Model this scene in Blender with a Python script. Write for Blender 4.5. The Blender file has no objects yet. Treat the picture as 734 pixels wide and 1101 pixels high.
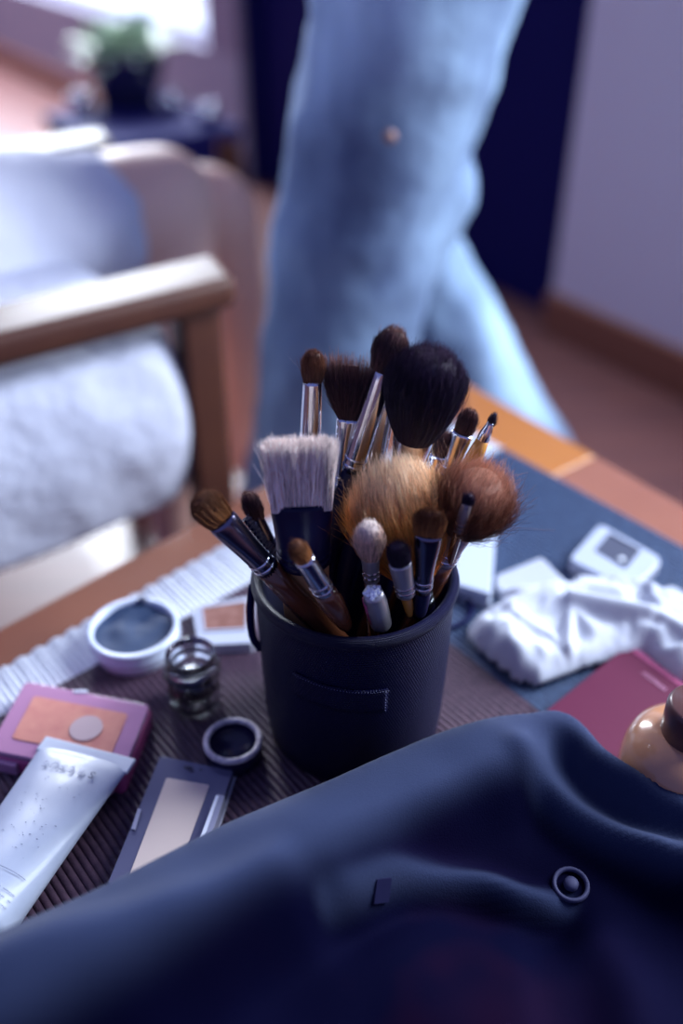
import bpy, bmesh, math, random
import numpy as np
from mathutils import Vector, Matrix, noise
R = random.Random(7)
S = bpy.context.scene
COL = S.collection
# ------------------------------------------------------------ camera
F = 1022.0; CX, CY = 367.0, 550.5; H = 0.77; PITCH = math.radians(35)
T = 0.40                      # table top height
cd = bpy.data.cameras.new('camera'); cam = bpy.data.objects.new('camera', cd); COL.objects.link(cam)
cam.location = (0, 0, H); cam.rotation_euler = (math.radians(90) - PITCH, 0, 0)
cd.sensor_fit = 'VERTICAL'; cd.sensor_height = 36; cd.sensor_width = 24; cd.lens = F / 1101 * 36
cd.clip_start = .01; cd.clip_end = 60
cd.dof.use_dof = True; cd.dof.focus_distance = .399; cd.dof.aperture_fstop = 2.6; cd.dof.aperture_blades = 0
S.camera = cam
FW = Vector((0, math.cos(PITCH), -math.sin(PITCH))); UP = Vector((0, math.sin(PITCH), math.cos(PITCH))); C0 = Vector((0, 0, H))
def ray(px, py): return FW + Vector((1, 0, 0)) * ((px - CX) / F) - UP * ((py - CY) / F)
def Q(px, py, D): return C0 + ray(px, py) * D                 # pixel at a depth along the view axis
def P(px, py, z):                                             # pixel on the horizontal plane z
    r = ray(px, py); return C0 + r * ((z - H) / r.z)
def QY(px, py, y):                                            # pixel on the vertical plane Y = y
    r = ray(px, py); return C0 + r * (y / r.y)
# ------------------------------------------------------------ world, lights, exposure
S.view_settings.view_transform = 'Standard'; S.view_settings.look = 'None'
S.view_settings.exposure = 0.24; S.view_settings.gamma = 1; S.view_settings.use_curve_mapping = False
w = bpy.data.worlds.new('world'); S.world = w; w.use_nodes = True
w.node_tree.nodes['Background'].inputs[0].default_value = (.25, .30, .80, 1)
w.node_tree.nodes['Background'].inputs[1].default_value = .46
def area(name, loc, target, sx, sy, power, color):
    l = bpy.data.lights.new(name, 'AREA'); l.shape = 'RECTANGLE'; l.size = sx; l.size_y = sy; l.energy = power; l.color = color
    o = bpy.data.objects.new(name, l); COL.objects.link(o); o.location = loc
    o.rotation_euler = (Vector(target) - Vector(loc)).to_track_quat('-Z', 'Y').to_euler(); return o
area('daylight_right', (1.058, .706, 1.25), (.23, .145, 1.0), .8, 1.1, 66, (.78, .88, 1.0))
area('daylight_left', (-1.22, 3.98, 1.55), (-2.048, 3.419, 1.30), 2.6, 1.2, 400, (.82, .89, 1.0))
# ------------------------------------------------------------ materials
def mat(name, col, rough=.5, metal=0, bump=None, var=None, coat=0, sheen=0, trans=0, emit=None, spec=.5, alpha=1, sss=0, ior=1.45):
    m = bpy.data.materials.new(name); m.use_nodes = True; nt = m.node_tree; b = nt.nodes['Principled BSDF']
    b.inputs['Base Color'].default_value = (*col, 1); b.inputs['Roughness'].default_value = rough
    b.inputs['Metallic'].default_value = metal; b.inputs['Coat Weight'].default_value = coat
    b.inputs['Sheen Weight'].default_value = sheen; b.inputs['Transmission Weight'].default_value = trans
    b.inputs['Specular IOR Level'].default_value = spec; b.inputs['Alpha'].default_value = alpha; b.inputs['IOR'].default_value = ior
    if sss: b.inputs['Subsurface Weight'].default_value = sss; b.inputs['Subsurface Radius'].default_value = (.01, .006, .004)
    if emit: b.inputs['Emission Color'].default_value = (*emit[0], 1); b.inputs['Emission Strength'].default_value = emit[1]
    tc = nt.nodes.new('ShaderNodeTexCoord')
    if var:                                   # (colour2, scale, (stretch x,y,z))
        mp = nt.nodes.new('ShaderNodeMapping'); mp.inputs['Scale'].default_value = var[2] if len(var) > 2 else (1, 1, 1)
        n = nt.nodes.new('ShaderNodeTexNoise'); n.inputs['Scale'].default_value = var[1]; n.inputs['Detail'].default_value = 5
        r = nt.nodes.new('ShaderNodeValToRGB'); r.color_ramp.elements[0].position = .35; r.color_ramp.elements[1].position = .68
        r.color_ramp.elements[0].color = (*col, 1); r.color_ramp.elements[1].color = (*var[0], 1)
        nt.links.new(tc.outputs['Object'], mp.inputs[0]); nt.links.new(mp.outputs[0], n.inputs['Vector'])
        nt.links.new(n.outputs[0], r.inputs[0]); nt.links.new(r.outputs[0], b.inputs['Base Color'])
    if bump:                                  # (scale, strength, distance, stretch)
        mp = nt.nodes.new('ShaderNodeMapping'); mp.inputs['Scale'].default_value = bump[3] if len(bump) > 3 else (1, 1, 1)
        n = nt.nodes.new('ShaderNodeTexNoise'); n.inputs['Scale'].default_value = bump[0]; n.inputs['Detail'].default_value = 4
        bp = nt.nodes.new('ShaderNodeBump'); bp.inputs['Strength'].default_value = bump[1]; bp.inputs['Distance'].default_value = bump[2]
        nt.links.new(tc.outputs['Object'], mp.inputs[0]); nt.links.new(mp.outputs[0], n.inputs['Vector'])
        nt.links.new(n.outputs[0], bp.inputs['Height']); nt.links.new(bp.outputs[0], b.inputs['Normal'])
    return m
def hairmat(name, c0, c1, c2, rough=.55):     # colour along the hair, root to tip, plus strand variation
    m = mat(name, c0, rough); nt = m.node_tree; b = nt.nodes['Principled BSDF']
    a = nt.nodes.new('ShaderNodeAttribute'); a.attribute_name = 'along'
    sp = nt.nodes.new('ShaderNodeSeparateColor'); nt.links.new(a.outputs['Color'], sp.inputs[0])
    r = nt.nodes.new('ShaderNodeValToRGB'); e = r.color_ramp.elements
    e[0].color = (*c0, 1); e[1].color = (*c2, 1); k = e.new(.66); k.color = (*c1, 1)
    nt.links.new(sp.outputs[0], r.inputs[0])
    mx = nt.nodes.new('ShaderNodeHueSaturation'); mr = nt.nodes.new('ShaderNodeMapRange')
    mr.inputs['To Min'].default_value = .40; mr.inputs['To Max'].default_value = 1.65
    nt.links.new(sp.outputs[1], mr.inputs[0]); nt.links.new(mr.outputs[0], mx.inputs['Value']); nt.links.new(r.outputs[0], mx.inputs['Color'])
    nt.links.new(mx.outputs[0], b.inputs['Base Color']); return m
M = {}
M['black'] = mat('black_lacquer', (.004, .004, .034), .32, spec=.25)
M['blackcloth'] = mat('black_cloth', (.004, .004, .040), .9, spec=.1, bump=(900, .3, .0004))
M['silver'] = mat('silver_metal', (.62, .64, .72), .16, 1)
M['gunmetal'] = mat('dark_metal', (.16, .15, .22), .22, 1)
M['nickel'] = mat('matt_metal', (.40, .38, .42), .38, .7)
M['wood'] = mat('table_wood', (.20, .068, .036), .5, var=((.15, .05, .03), 6, (1, 1, 1)), coat=.05, spec=.3)
M['brown_handle'] = mat('brown_lacquer', (.14, .045, .018), .25, coat=.6, var=((.07, .02, .012), 60, (1, 1, .1)))
M['gold_handle'] = mat('golden_lacquer', (.50, .22, .04), .25, coat=.5)
M['beige_wood'] = mat('beige_wood', (.45, .22, .09), .5, var=((.6, .34, .16), 90, (1, 1, .08)))
M['white_plastic'] = mat('white_plastic', (.62, .66, .78), .3)
M['wall'] = mat('wall_paint', (.38, .36, .44), .8)
M['wallpink'] = mat('column_paint', (.30, .25, .33), .8)
M['base'] = mat('baseboard_wood', (.24, .09, .05), .45, coat=.2)
M['door'] = mat('door_dark', (.009, .009, .095), .7, spec=.1)
M['floor'] = mat('floor_wood', (.17, .068, .060), .42, var=((.12, .05, .05), 3, (1, 8, 1)), coat=.15)
M['chairwood'] = mat('chair_wood', (.07, .024, .015), .5, coat=0, spec=.35, var=((.06, .02, .014), 8, (1, 6, 6)))
M['linen'] = mat('white_linen', (.52, .54, .66), .8, bump=(18, .5, .02))
M['robe'] = mat('white_robe', (.62, .63, .74), .85, bump=(14, .6, .02))
M['skin'] = mat('skin', (.78, .46, .37), .5, sss=.05)
M['glass'] = mat('clear_glass', (.93, .95, 1), .03, trans=1)
M['dayglass'] = mat('window_daylight', (.8, .85, 1), .2, emit=((.80, .87, 1.0), .9))
# ------------------------------------------------------------ helpers
def link(o, parent=None):
    COL.objects.link(o)
    if parent: o.parent = parent
    return o
def mesh(name, verts, faces, m, parent=None, smooth=True, loc=None):
    me = bpy.data.meshes.new(name); me.from_pydata([tuple(v) for v in verts], [], faces); me.update()
    if smooth: me.polygons.foreach_set('use_smooth', [True] * len(me.polygons))
    if m: me.materials.append(m)
    o = link(bpy.data.objects.new(name, me), parent)
    if loc is not None: o.location = loc
    return o
def frombm(name, bm, m, parent=None, smooth=False, bev=0, loc=None):
    bmesh.ops.recalc_face_normals(bm, faces=bm.faces[:])
    me = bpy.data.meshes.new(name); bm.to_mesh(me); bm.free()
    if smooth: me.polygons.foreach_set('use_smooth', [True] * len(me.polygons))
    me.materials.append(m); o = link(bpy.data.objects.new(name, me), parent)
    if loc is not None: o.location = loc
    if bev:
        b = o.modifiers.new('bevel', 'BEVEL'); b.width = bev; b.segments = 3; b.limit_method = 'ANGLE'
        for p in me.polygons: p.use_smooth = True
        wn = o.modifiers.new('wn', 'WEIGHTED_NORMAL')
    return o
def empty(name, loc, label, cat, group=None, rot=None):
    o = bpy.data.objects.new(name, None); COL.objects.link(o); o.location = loc; o.empty_display_size = .02
    if rot is not None: o.rotation_mode = 'QUATERNION'; o.rotation_quaternion = rot
    tag(o, label, cat, group); return o
def tag(o, label, cat, group=None):
    o['label'] = label; o['category'] = cat
    if group: o['group'] = group
    return o
def struct(o): o['kind'] = 'structure'; return o
def prism_bm(pts, z0, z1, bm=None):           # vertical prism over a polygon
    bm = bm or bmesh.new()
    a = [bm.verts.new((p[0], p[1], z0)) for p in pts]; b = [bm.verts.new((p[0], p[1], z1)) for p in pts]
    n = len(pts); bm.faces.new(b); bm.faces.new(a[::-1])
    for i in range(n): bm.faces.new((a[i], a[(i + 1) % n], b[(i + 1) % n], b[i]))
    return bm
def hole_bm(outer, inner, z0, z1):            # rim between two polygons of equal count
    bm = bmesh.new(); n = len(outer)
    V = [[bm.verts.new((p[0], p[1], z)) for p in poly] for poly in (outer, inner) for z in (z0, z1)]
    oa, ob, ia, ib = V
    for i in range(n):
        j = (i + 1) % n
        for q in ((oa[i], oa[j], ob[j], ob[i]), (ia[j], ia[i], ib[i], ib[j]), (ob[i], ob[j], ib[j], ib[i]), (oa[j], oa[i], ia[i], ia[j])): bm.faces.new(q)
    return bm
def box_bm(c, s, rot=None, bm=None):
    bm = bm or bmesh.new(); r = bmesh.ops.create_cube(bm, size=1)['verts']
    mtx = Matrix.Translation(c) @ (rot.to_matrix().to_4x4() if rot else Matrix()) @ Matrix.Diagonal((*s, 1))
    bmesh.ops.transform(bm, matrix=mtx, verts=r); return bm
def lathe(prof, n=48, sx=1, sy=1):            # prof [(r,z)]
    v = []; f = []
    for r, z in prof:
        for i in range(n):
            a = 2 * math.pi * i / n; v.append((r * math.cos(a) * sx, r * math.sin(a) * sy, z))
    for k in range(len(prof) - 1):
        for i in range(n):
            j = (i + 1) % n; f.append((k * n + i, k * n + j, (k + 1) * n + j, (k + 1) * n + i))
    return v, f
def loft(rings, n=24, cap=True):              # rings [(rx,ry,z[,power])]
    v = []; f = []
    for g in rings:
        rx, ry, z = g[:3]; pw = g[3] if len(g) > 3 else 2
        for i in range(n):
            a = 2 * math.pi * i / n; c, s = math.cos(a), math.sin(a)
            v.append((rx * math.copysign(abs(c) ** (2 / pw), c), ry * math.copysign(abs(s) ** (2 / pw), s), z))
    for k in range(len(rings) - 1):
        for i in range(n):
            j = (i + 1) % n; f.append((k * n + i, k * n + j, (k + 1) * n + j, (k + 1) * n + i))
    if cap: f.append(tuple(range(n))[::-1]); f.append(tuple((len(rings) - 1) * n + i for i in range(n)))
    return v, f
def tube(name, pts, rad, m, parent=None, n=10):
    pts = [Vector(p) for p in pts]; rads = rad if isinstance(rad, (list, tuple)) else [rad] * len(pts)
    v = []; f = []; up = Vector((0, 0, 1))
    for k, p in enumerate(pts):
        d = (pts[min(k + 1, len(pts) - 1)] - pts[max(k - 1, 0)]).normalized()
        x = d.cross(up if abs(d.z) < .95 else Vector((1, 0, 0))).normalized(); y = d.cross(x)
        for i in range(n):
            a = 2 * math.pi * i / n; v.append(p + (x * math.cos(a) + y * math.sin(a)) * rads[k])
    for k in range(len(pts) - 1):
        for i in range(n):
            j = (i + 1) % n; f.append((k * n + i, k * n + j, (k + 1) * n + j, (k + 1) * n + i))
    f.append(tuple(range(n))[::-1]); f.append(tuple((len(pts) - 1) * n + i for i in range(n)))
    return mesh(name, v, f, m, parent)
def spline(pts, n=8):                         # catmull-rom through 3D points
    pts = [Vector(p) for p in pts]; out = []
    for i in range(len(pts) - 1):
        p0, p1, p2, p3 = pts[max(i - 1, 0)], pts[i], pts[i + 1], pts[min(i + 2, len(pts) - 1)]
        for k in range(n):
            t = k / n
            out.append(.5 * ((2 * p1) + (p2 - p0) * t + (2 * p0 - 5 * p1 + 4 * p2 - p3) * t * t + (3 * p1 - p0 - 3 * p2 + p3) * t ** 3))
    out.append(pts[-1]); return out
def text(name, s, size, m, parent, mtx, extr=.0001, spacing=1.0):
    c = bpy.data.curves.new(name, 'FONT'); c.body = s; c.size = size; c.extrude = extr; c.align_x = 'CENTER'; c.align_y = 'CENTER'; c.space_character = spacing
    c.materials.append(m); t = bpy.data.objects.new(name, c); COL.objects.link(t); bpy.context.view_layer.update()
    me = bpy.data.meshes.new_from_object(t.evaluated_get(bpy.context.evaluated_depsgraph_get())); bpy.data.objects.remove(t)
    me.name = name; o = link(bpy.data.objects.new(name, me), parent); o.matrix_local = mtx; return o
# ------------------------------------------------------------ the room
wa = P(0, 68, 0); wb = P(594, 357, 0); wd = (wb - wa).normalized(); wd.z = 0
wn = Vector((-wd.y, wd.x, 0));                                  # away from the room
if wn.dot(C0 - wa) > 0: wn = -wn
def W(s, z, off=0): return Vector((wa.x, wa.y, 0)) + wd * s + wn * off + Vector((0, 0, z))
def wall_hit(px, py):                                          # (distance along the wall, height)
    r = ray(px, py); t = (wa - C0).dot(wn) / r.dot(wn); h = C0 + r * t; return (h - wa).dot(wd), h.z
def wallbox(name, s0, s1, z0, z1, o0, o1, m, parent=None, bev=0):
    bm = prism_bm([W(s0, 0, o0), W(s1, 0, o0), W(s1, 0, o1), W(s0, 0, o1)], z0, z1); return frombm(name, bm, m, parent, bev=bev)
s_wr = wall_hit(222, 40)[0]; z_w = wall_hit(130, 24)[1]
s_c1 = wall_hit(254, 60)[0]; s_c1b = wall_hit(268, 250)[0]; s_d = wall_hit(622, 100)[0]; s_da = (s_c1 + s_c1b) / 2
struct(frombm('floor', prism_bm([(-6, -1.5), (3.5, -1.5), (3.5, 9), (-6, 9)], -.1, 0), M['floor']))
ZT = 2.5
wl = struct(frombm('wall_back', prism_bm([W(-4, 0, 0), W(s_da, 0, 0), W(s_da, 0, .15), W(-4, 0, .15)], 0, z_w), M['wall']))
struct(wallbox('wall_between', s_wr, s_da, z_w, ZT, 0, .15, M['wallpink']))
struct(wallbox('wall_far', -4, -2.8, z_w, ZT, 0, .15, M['wall']))
struct(wallbox('wall_above', -4, s_d, 2.3, ZT, .001, .149, M['wall']))
struct(wallbox('wall_right', s_d, 4.14, 0, ZT, 0, .15, mat('wall_lit', (.72, .70, .76), .8)))  # same wall, paint made paler in place of missing light
struct(wallbox('wall_beyond_window', 4.98, 6.2, 0, ZT, 0, .15, M['wall']))
struct(wallbox('wall_under_window', 4.14, 4.98, 0, .66, 0, .15, M['wall']))
struct(wallbox('wall_over_window', 4.14, 4.98, 1.84, ZT, 0, .15, M['wall']))
w2_ = struct(wallbox('window_2', 4.14, 4.98, .66, 1.84, .09, .10, M['dayglass']))
fb = bmesh.new()
for a, b, c, d in ((4.14, 4.98, .66, .69), (4.14, 4.98, 1.81, 1.84), (4.14, 4.17, .66, 1.84), (4.95, 4.98, .66, 1.84)):
    prism_bm([W(a, 0, .04), W(b, 0, .04), W(b, 0, .088), W(a, 0, .088)], c, d, fb)
frombm('window_frame', fb, M['white_plastic'], w2_)
win = struct(wallbox('window_1', -2.8, s_wr, z_w, 2.3, .09, .10, M['dayglass']))
fb = bmesh.new()
for a, b, c, d in ((-2.8, s_wr, z_w, z_w + .03), (-2.8, s_wr, 2.26, 2.3), (s_wr - .04, s_wr, z_w, 2.3), (-2.8, -2.76, z_w, 2.3), (-1.3, -1.25, z_w, 2.3)):
    prism_bm([W(a, 0, .04), W(b, 0, .04), W(b, 0, .088), W(a, 0, .088)], c, d, fb)
frombm('window_frame', fb, M['white_plastic'], win)
dr = struct(wallbox('door_1', s_da, s_d, 0, 2.3, .06, .10, M['door']))
db = bmesh.new()
for a, b in ((s_da, s_da + .03), ((s_da + s_d) / 2 - .015, (s_da + s_d) / 2 + .015), (s_d - .03, s_d)):
    prism_bm([W(a, 0, .02), W(b, 0, .02), W(b, 0, .06), W(a, 0, .06)], 0, 2.3, db)
frombm('door_frame', db, M['door'], dr)
zb = wall_hit(734, 374)[1]
struct(wallbox('baseboard_back', -4, s_da, 0, zb, -.018, 0, M['base'], bev=.004))
struct(wallbox('baseboard_right', s_d, s_d + 2.6, 0, zb, -.018, 0, M['base'], bev=.004))
# ------------------------------------------------------------ coffee table
L1, L2 = P(0, 674, T), P(282, 522, T); R1, R2 = P(501, 410, T), P(734, 542, T)
def isect(a, b, c, d):
    r = b - a; s = d - c; t = ((c - a).x * s.y - (c - a).y * s.x) / (r.x * s.y - r.y * s.x); return a + r * t
K = isect(L1, L2, R1, R2); K.z = 0
vdir = (L1 - L2).normalized(); udir = (R2 - R1).normalized()
A_, B_ = 1.15, 1.05
def TP(u, v): return K + udir * u + vdir * v
tb = empty('coffee_table', K + udir * .5 + vdir * .5, 'low brown wooden coffee table under the striped mat', 'table')
def tpart(name, bm, m, **k):
    o = frombm(name, bm, m, None, **k); o.parent = tb; o.matrix_parent_inverse = Matrix.Translation(-tb.location); return o
bw = .062
# seam of the far right rail
sm_ = (P(622, 498, T) - TP(0, 0)).dot(udir)
tpart('rail', prism_bm([TP(0, 0), TP(bw, bw), TP(bw, B_ - bw), TP(0, B_)], T - .028, T), M['wood'], bev=.003)
tpart('rail', prism_bm([TP(.001, 0), TP(sm_, 0), TP(sm_ - .01, bw), TP(bw + .001, bw)], T - .028, T), M['wood2'] if 'wood2' in M else mat('amber_wood', (.40, .14, .03), .5, var=((.33, .11, .025), 6, (1, 1, 1)), coat=.2), bev=.003)
tpart('rail', prism_bm([TP(sm_ + .0006, 0), TP(A_, 0), TP(A_ - bw, bw), TP(sm_ - .0094, bw)], T - .028, T), mat('rosy_wood', (.30, .12, .08), .25, coat=.3, var=((.24, .09, .065), 6, (1, 1, 1))), bev=.003)
tpart('rail', prism_bm([TP(A_, .001), TP(A_, B_), TP(A_ - bw, B_ - bw), TP(A_ - bw, bw + .001)], T - .028, T), M['wood'], bev=.003)
tpart('rail', prism_bm([TP(0.001, B_), TP(bw + .001, B_ - bw), TP(A_ - bw - .001, B_ - bw), TP(A_ - .001, B_)], T - .028, T), M['wood'], bev=.003)
tpart('table_panel', prism_bm([TP(bw, bw), TP(A_ - bw, bw), TP(A_ - bw, B_ - bw), TP(bw, B_ - bw)], T - .024, T - .001), M['wood'])
for u, v in ((.05, .05), (A_ - .05, .05), (.05, B_ - .05), (A_ - .05, B_ - .05)):
    c = TP(u, v); bm = bmesh.new(); hw, lw = .028, .018
    a = [bm.verts.new(c + udir * x * lw + vdir * y * lw) for x, y in ((-1, -1), (1, -1), (1, 1), (-1, 1))]
    b = [bm.verts.new(c + udir * x * hw + vdir * y * hw + Vector((0, 0, T - .03))) for x, y in ((-1, -1), (1, -1), (1, 1), (-1, 1))]
    bm.faces.new(a[::-1]); bm.faces.new(b)
    for i in range(4): bm.faces.new((a[i], a[(i + 1) % 4], b[(i + 1) % 4], b[i]))
    tpart('leg', bm, M['wood'], bev=.003)
tpart('apron', hole_bm([TP(.06, .06), TP(A_ - .06, .06), TP(A_ - .06, B_ - .06), TP(.06, B_ - .06)], [TP(.08, .08), TP(A_ - .08, .08), TP(A_ - .08, B_ - .08), TP(.08, B_ - .08)], T - .09, T - .03), M['wood'])
# ribbed mat
def ribmat(name, c0, c1, rough, sheen=0):
    return mat(name, c0, rough, var=(c1, 260, (1, 1, 1)), bump=(1400, .5, .0006), sheen=sheen)
mb_ = ribmat('mat_brown', (.045, .022, .045), (.075, .038, .065), .55); mblue = ribmat('mat_blue', (.028, .045, .10), (.050, .085, .17), .5); mw_ = ribmat('mat_white', (.66, .68, .76), (.58, .61, .70), .85)
MZ = T + .0035
m0 = isect(P(94, 668, MZ), P(245, 584, MZ), P(524, 473, MZ), P(734, 588, MZ)); m0.z = 0
mv = (P(94, 668, MZ) - P(245, 584, MZ)).normalized(); mu = (P(734, 588, MZ) - P(524, 473, MZ)).normalized()
def uvof(p):                                                   # mat coordinates of a point
    d = Vector(p) - m0; det = mu.x * mv.y - mu.y * mv.x
    return (d.x * mv.y - d.y * mv.x) / det, (mu.x * d.y - mu.y * d.x) / det
w1 = uvof(P(0, 771, MZ))[0]; w2 = uvof(P(245, 640, MZ))[0]
vb = (uvof(P(479, 700, MZ))[1] + uvof(P(583, 752, MZ))[1]) / 2
pitch = .0036; nv = int(.68 / pitch); verts = []; faces = []; mi = []
us = [0] + [None] + [.2, .4, .62]
prof = ((0, 0), (.12, .55), (.28, .92), (.5, 1.0), (.72, .92), (.88, .55))
rows = [(k + t, h) for k in range(nv) for t, h in prof] + [(nv, 0)]
va_ = uvof(P(0, 771, MZ))[1]; vb_ = uvof(P(245, 640, MZ))[1]
for kv, h in rows:
    v = kv * pitch; ws = w2 + (w1 - w2) * (v - vb_) / (va_ - vb_); ws = max(.02, ws)
    for j, u in enumerate(us):
        uu = ws if u is None else u + (.012 * math.sin(v * 40) if 0 < j < 0 else 0)
        if j == 0: uu = .0012 * math.sin(kv * 2.1)
        q = m0 + mu * uu + mv * v; verts.append((q.x, q.y, T + .0008 + .0026 * h))
nu = len(us)
for r_ in range(len(rows) - 1):
    for j in range(nu - 1):
        a = r_ * nu + j; faces.append((a, a + 1, a + nu + 1, a + nu)); mi.append(2 if j == 0 else (1 if rows[r_][0] * pitch < vb else 0))
matobj = mesh('table_mat', verts, faces, mb_); matobj.data.materials.append(mblue); matobj.data.materials.append(mw_)
matobj.data.polygons.foreach_set('material_index', mi)
sol = matobj.modifiers.new('solid', 'SOLIDIFY'); sol.thickness = .001; sol.offset = -1
tag(matobj, 'ribbed dark table mat with white end band spread on the coffee table', 'mat')
TZ = T + .0034                                                 # what things stand on
# ------------------------------------------------------------ brush cup
cc = P(381.5, 617, T + .10); CUP = Vector((cc.x, .3365, TZ)); CR = .0455; CH = .1 - .0034
RZ = TZ + CH
def meshcloth(name, col, nang, nz, strength):
    m = mat(name, col, .40, spec=.18); nt = m.node_tree; b = nt.nodes['Principled BSDF']
    tc = nt.nodes.new('ShaderNodeTexCoord'); sp = nt.nodes.new('ShaderNodeSeparateXYZ'); nt.links.new(tc.outputs['Object'], sp.inputs[0])
    def mth(op, a, bb=None):
        n = nt.nodes.new('ShaderNodeMath'); n.operation = op
        for i, x in enumerate((a, bb)):
            if x is None: continue
            if isinstance(x, (int, float)): n.inputs[i].default_value = x
            else: nt.links.new(x, n.inputs[i])
        return n.outputs[0]
    ang = mth('ARCTAN2', sp.outputs[1], sp.outputs[0]); a = mth('MULTIPLY', ang, nang); z = mth('MULTIPLY', sp.outputs[2], nz)
    rowp = mth('MULTIPLY', mth('FLOOR', mth('DIVIDE', z, math.pi)), math.pi)
    s1 = mth('ABSOLUTE', mth('SINE', mth('ADD', a, mth('MULTIPLY', rowp, .5)))); s2 = mth('ABSOLUTE', mth('SINE', z))
    hgt = mth('MULTIPLY', s1, s2)
    bp = nt.nodes.new('ShaderNodeBump'); bp.inputs['Strength'].default_value = strength; bp.inputs['Distance'].default_value = .0009
    nt.links.new(hgt, bp.inputs['Height']); nt.links.new(bp.outputs[0], b.inputs['Normal'])
    return m
M['cupmesh'] = meshcloth('woven_mesh', (.0020, .0020, .030), 115, math.pi / .0013, .8)
cup = empty('brush_cup', CUP, 'round black woven mesh cup holding the makeup brushes', 'cup')
sh = [(.0, 0), (.036, .0), (.0405, .0012), (.0425, .005), (.0438, .02), (.0448, .05), (CR, CH - .003), (CR, CH), (CR - .0022, CH), (CR - .0026, CH - .004), (.041, .02), (.039, .006), (0, .004)]
v, f = lathe(sh, 96); mesh('cup_wall', v, f, M['cupmesh'], cup)
# piping
nt_ = 96; v = []; f = []
for i in range(nt_):
    a = 2 * math.pi * i / nt_
    for k in range(10):
        b = 2 * math.pi * k / 10; rr = CR - .0008 + .0026 * math.cos(b); v.append((rr * math.cos(a), rr * math.sin(a), CH - .0012 + .0034 * math.sin(b)))
for i in range(nt_):
    for k in range(10): f.append((i * 10 + k, ((i + 1) % nt_) * 10 + k, ((i + 1) % nt_) * 10 + (k + 1) % 10, i * 10 + (k + 1) % 10))
mesh('rim_piping', v, f, meshcloth('piping_weave', (.007, .007, .038), 260, math.pi / .0006, .8), cup)
# stitched front patch (slightly tilted) with thread dots
def cyl(a, z, r): return (r * math.cos(a), r * math.sin(a), z)
def rc(z): return .0442 + (CR - .0442) * min(1, max(0, (z - .03) / .06))
v = []; f = []; na, nz_ = 16, 5
for i in range(na + 1):
    for j in range(nz_ + 1):
        a = math.radians(-126 + 54 * i / na); z = .055 + .014 * j / nz_ - .004 * i / na + .003; v.append(cyl(a, z, rc(z) + .0011))
for i in range(na):
    for j in range(nz_): a = i * (nz_ + 1) + j; f.append((a, a + nz_ + 1, a + nz_ + 2, a + 1))
pt = mesh('front_patch', v, f, M['cupmesh'], cup); so = pt.modifiers.new('s', 'SOLIDIFY'); so.thickness = .0009
bm = bmesh.new(); thread = mat('grey_thread', (.16, .16, .28), .6)
for i in range(34):
    t = i / 33; a = math.radians(-126 + 54 * t); z = .069 + .0022 - .004 * t
    for zz in ((z,) if i < 34 else ()):
        bmesh.ops.create_icosphere(bm, subdivisions=1, radius=.00022, matrix=Matrix.Translation(cyl(a, zz, rc(zz) + .0013)))
for i in range(8):
    a = math.radians(-73.5); z = .0555 + .0016 * i; bmesh.ops.create_icosphere(bm, subdivisions=1, radius=.00025, matrix=Matrix.Translation(cyl(a, z, rc(z) + .0013)))
frombm('stitching', bm, thread, pt, smooth=True)
# elastic loop at the left side of the cup
tube('side_strap', spline([cyl(math.radians(186), .094, CR + .001), cyl(math.radians(187), .080, CR + .0028), cyl(math.radians(189), .066, CR + .0026), cyl(math.radians(190), .058, CR - .0005)], 6), .0018, M['blackcloth'], cup)
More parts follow.
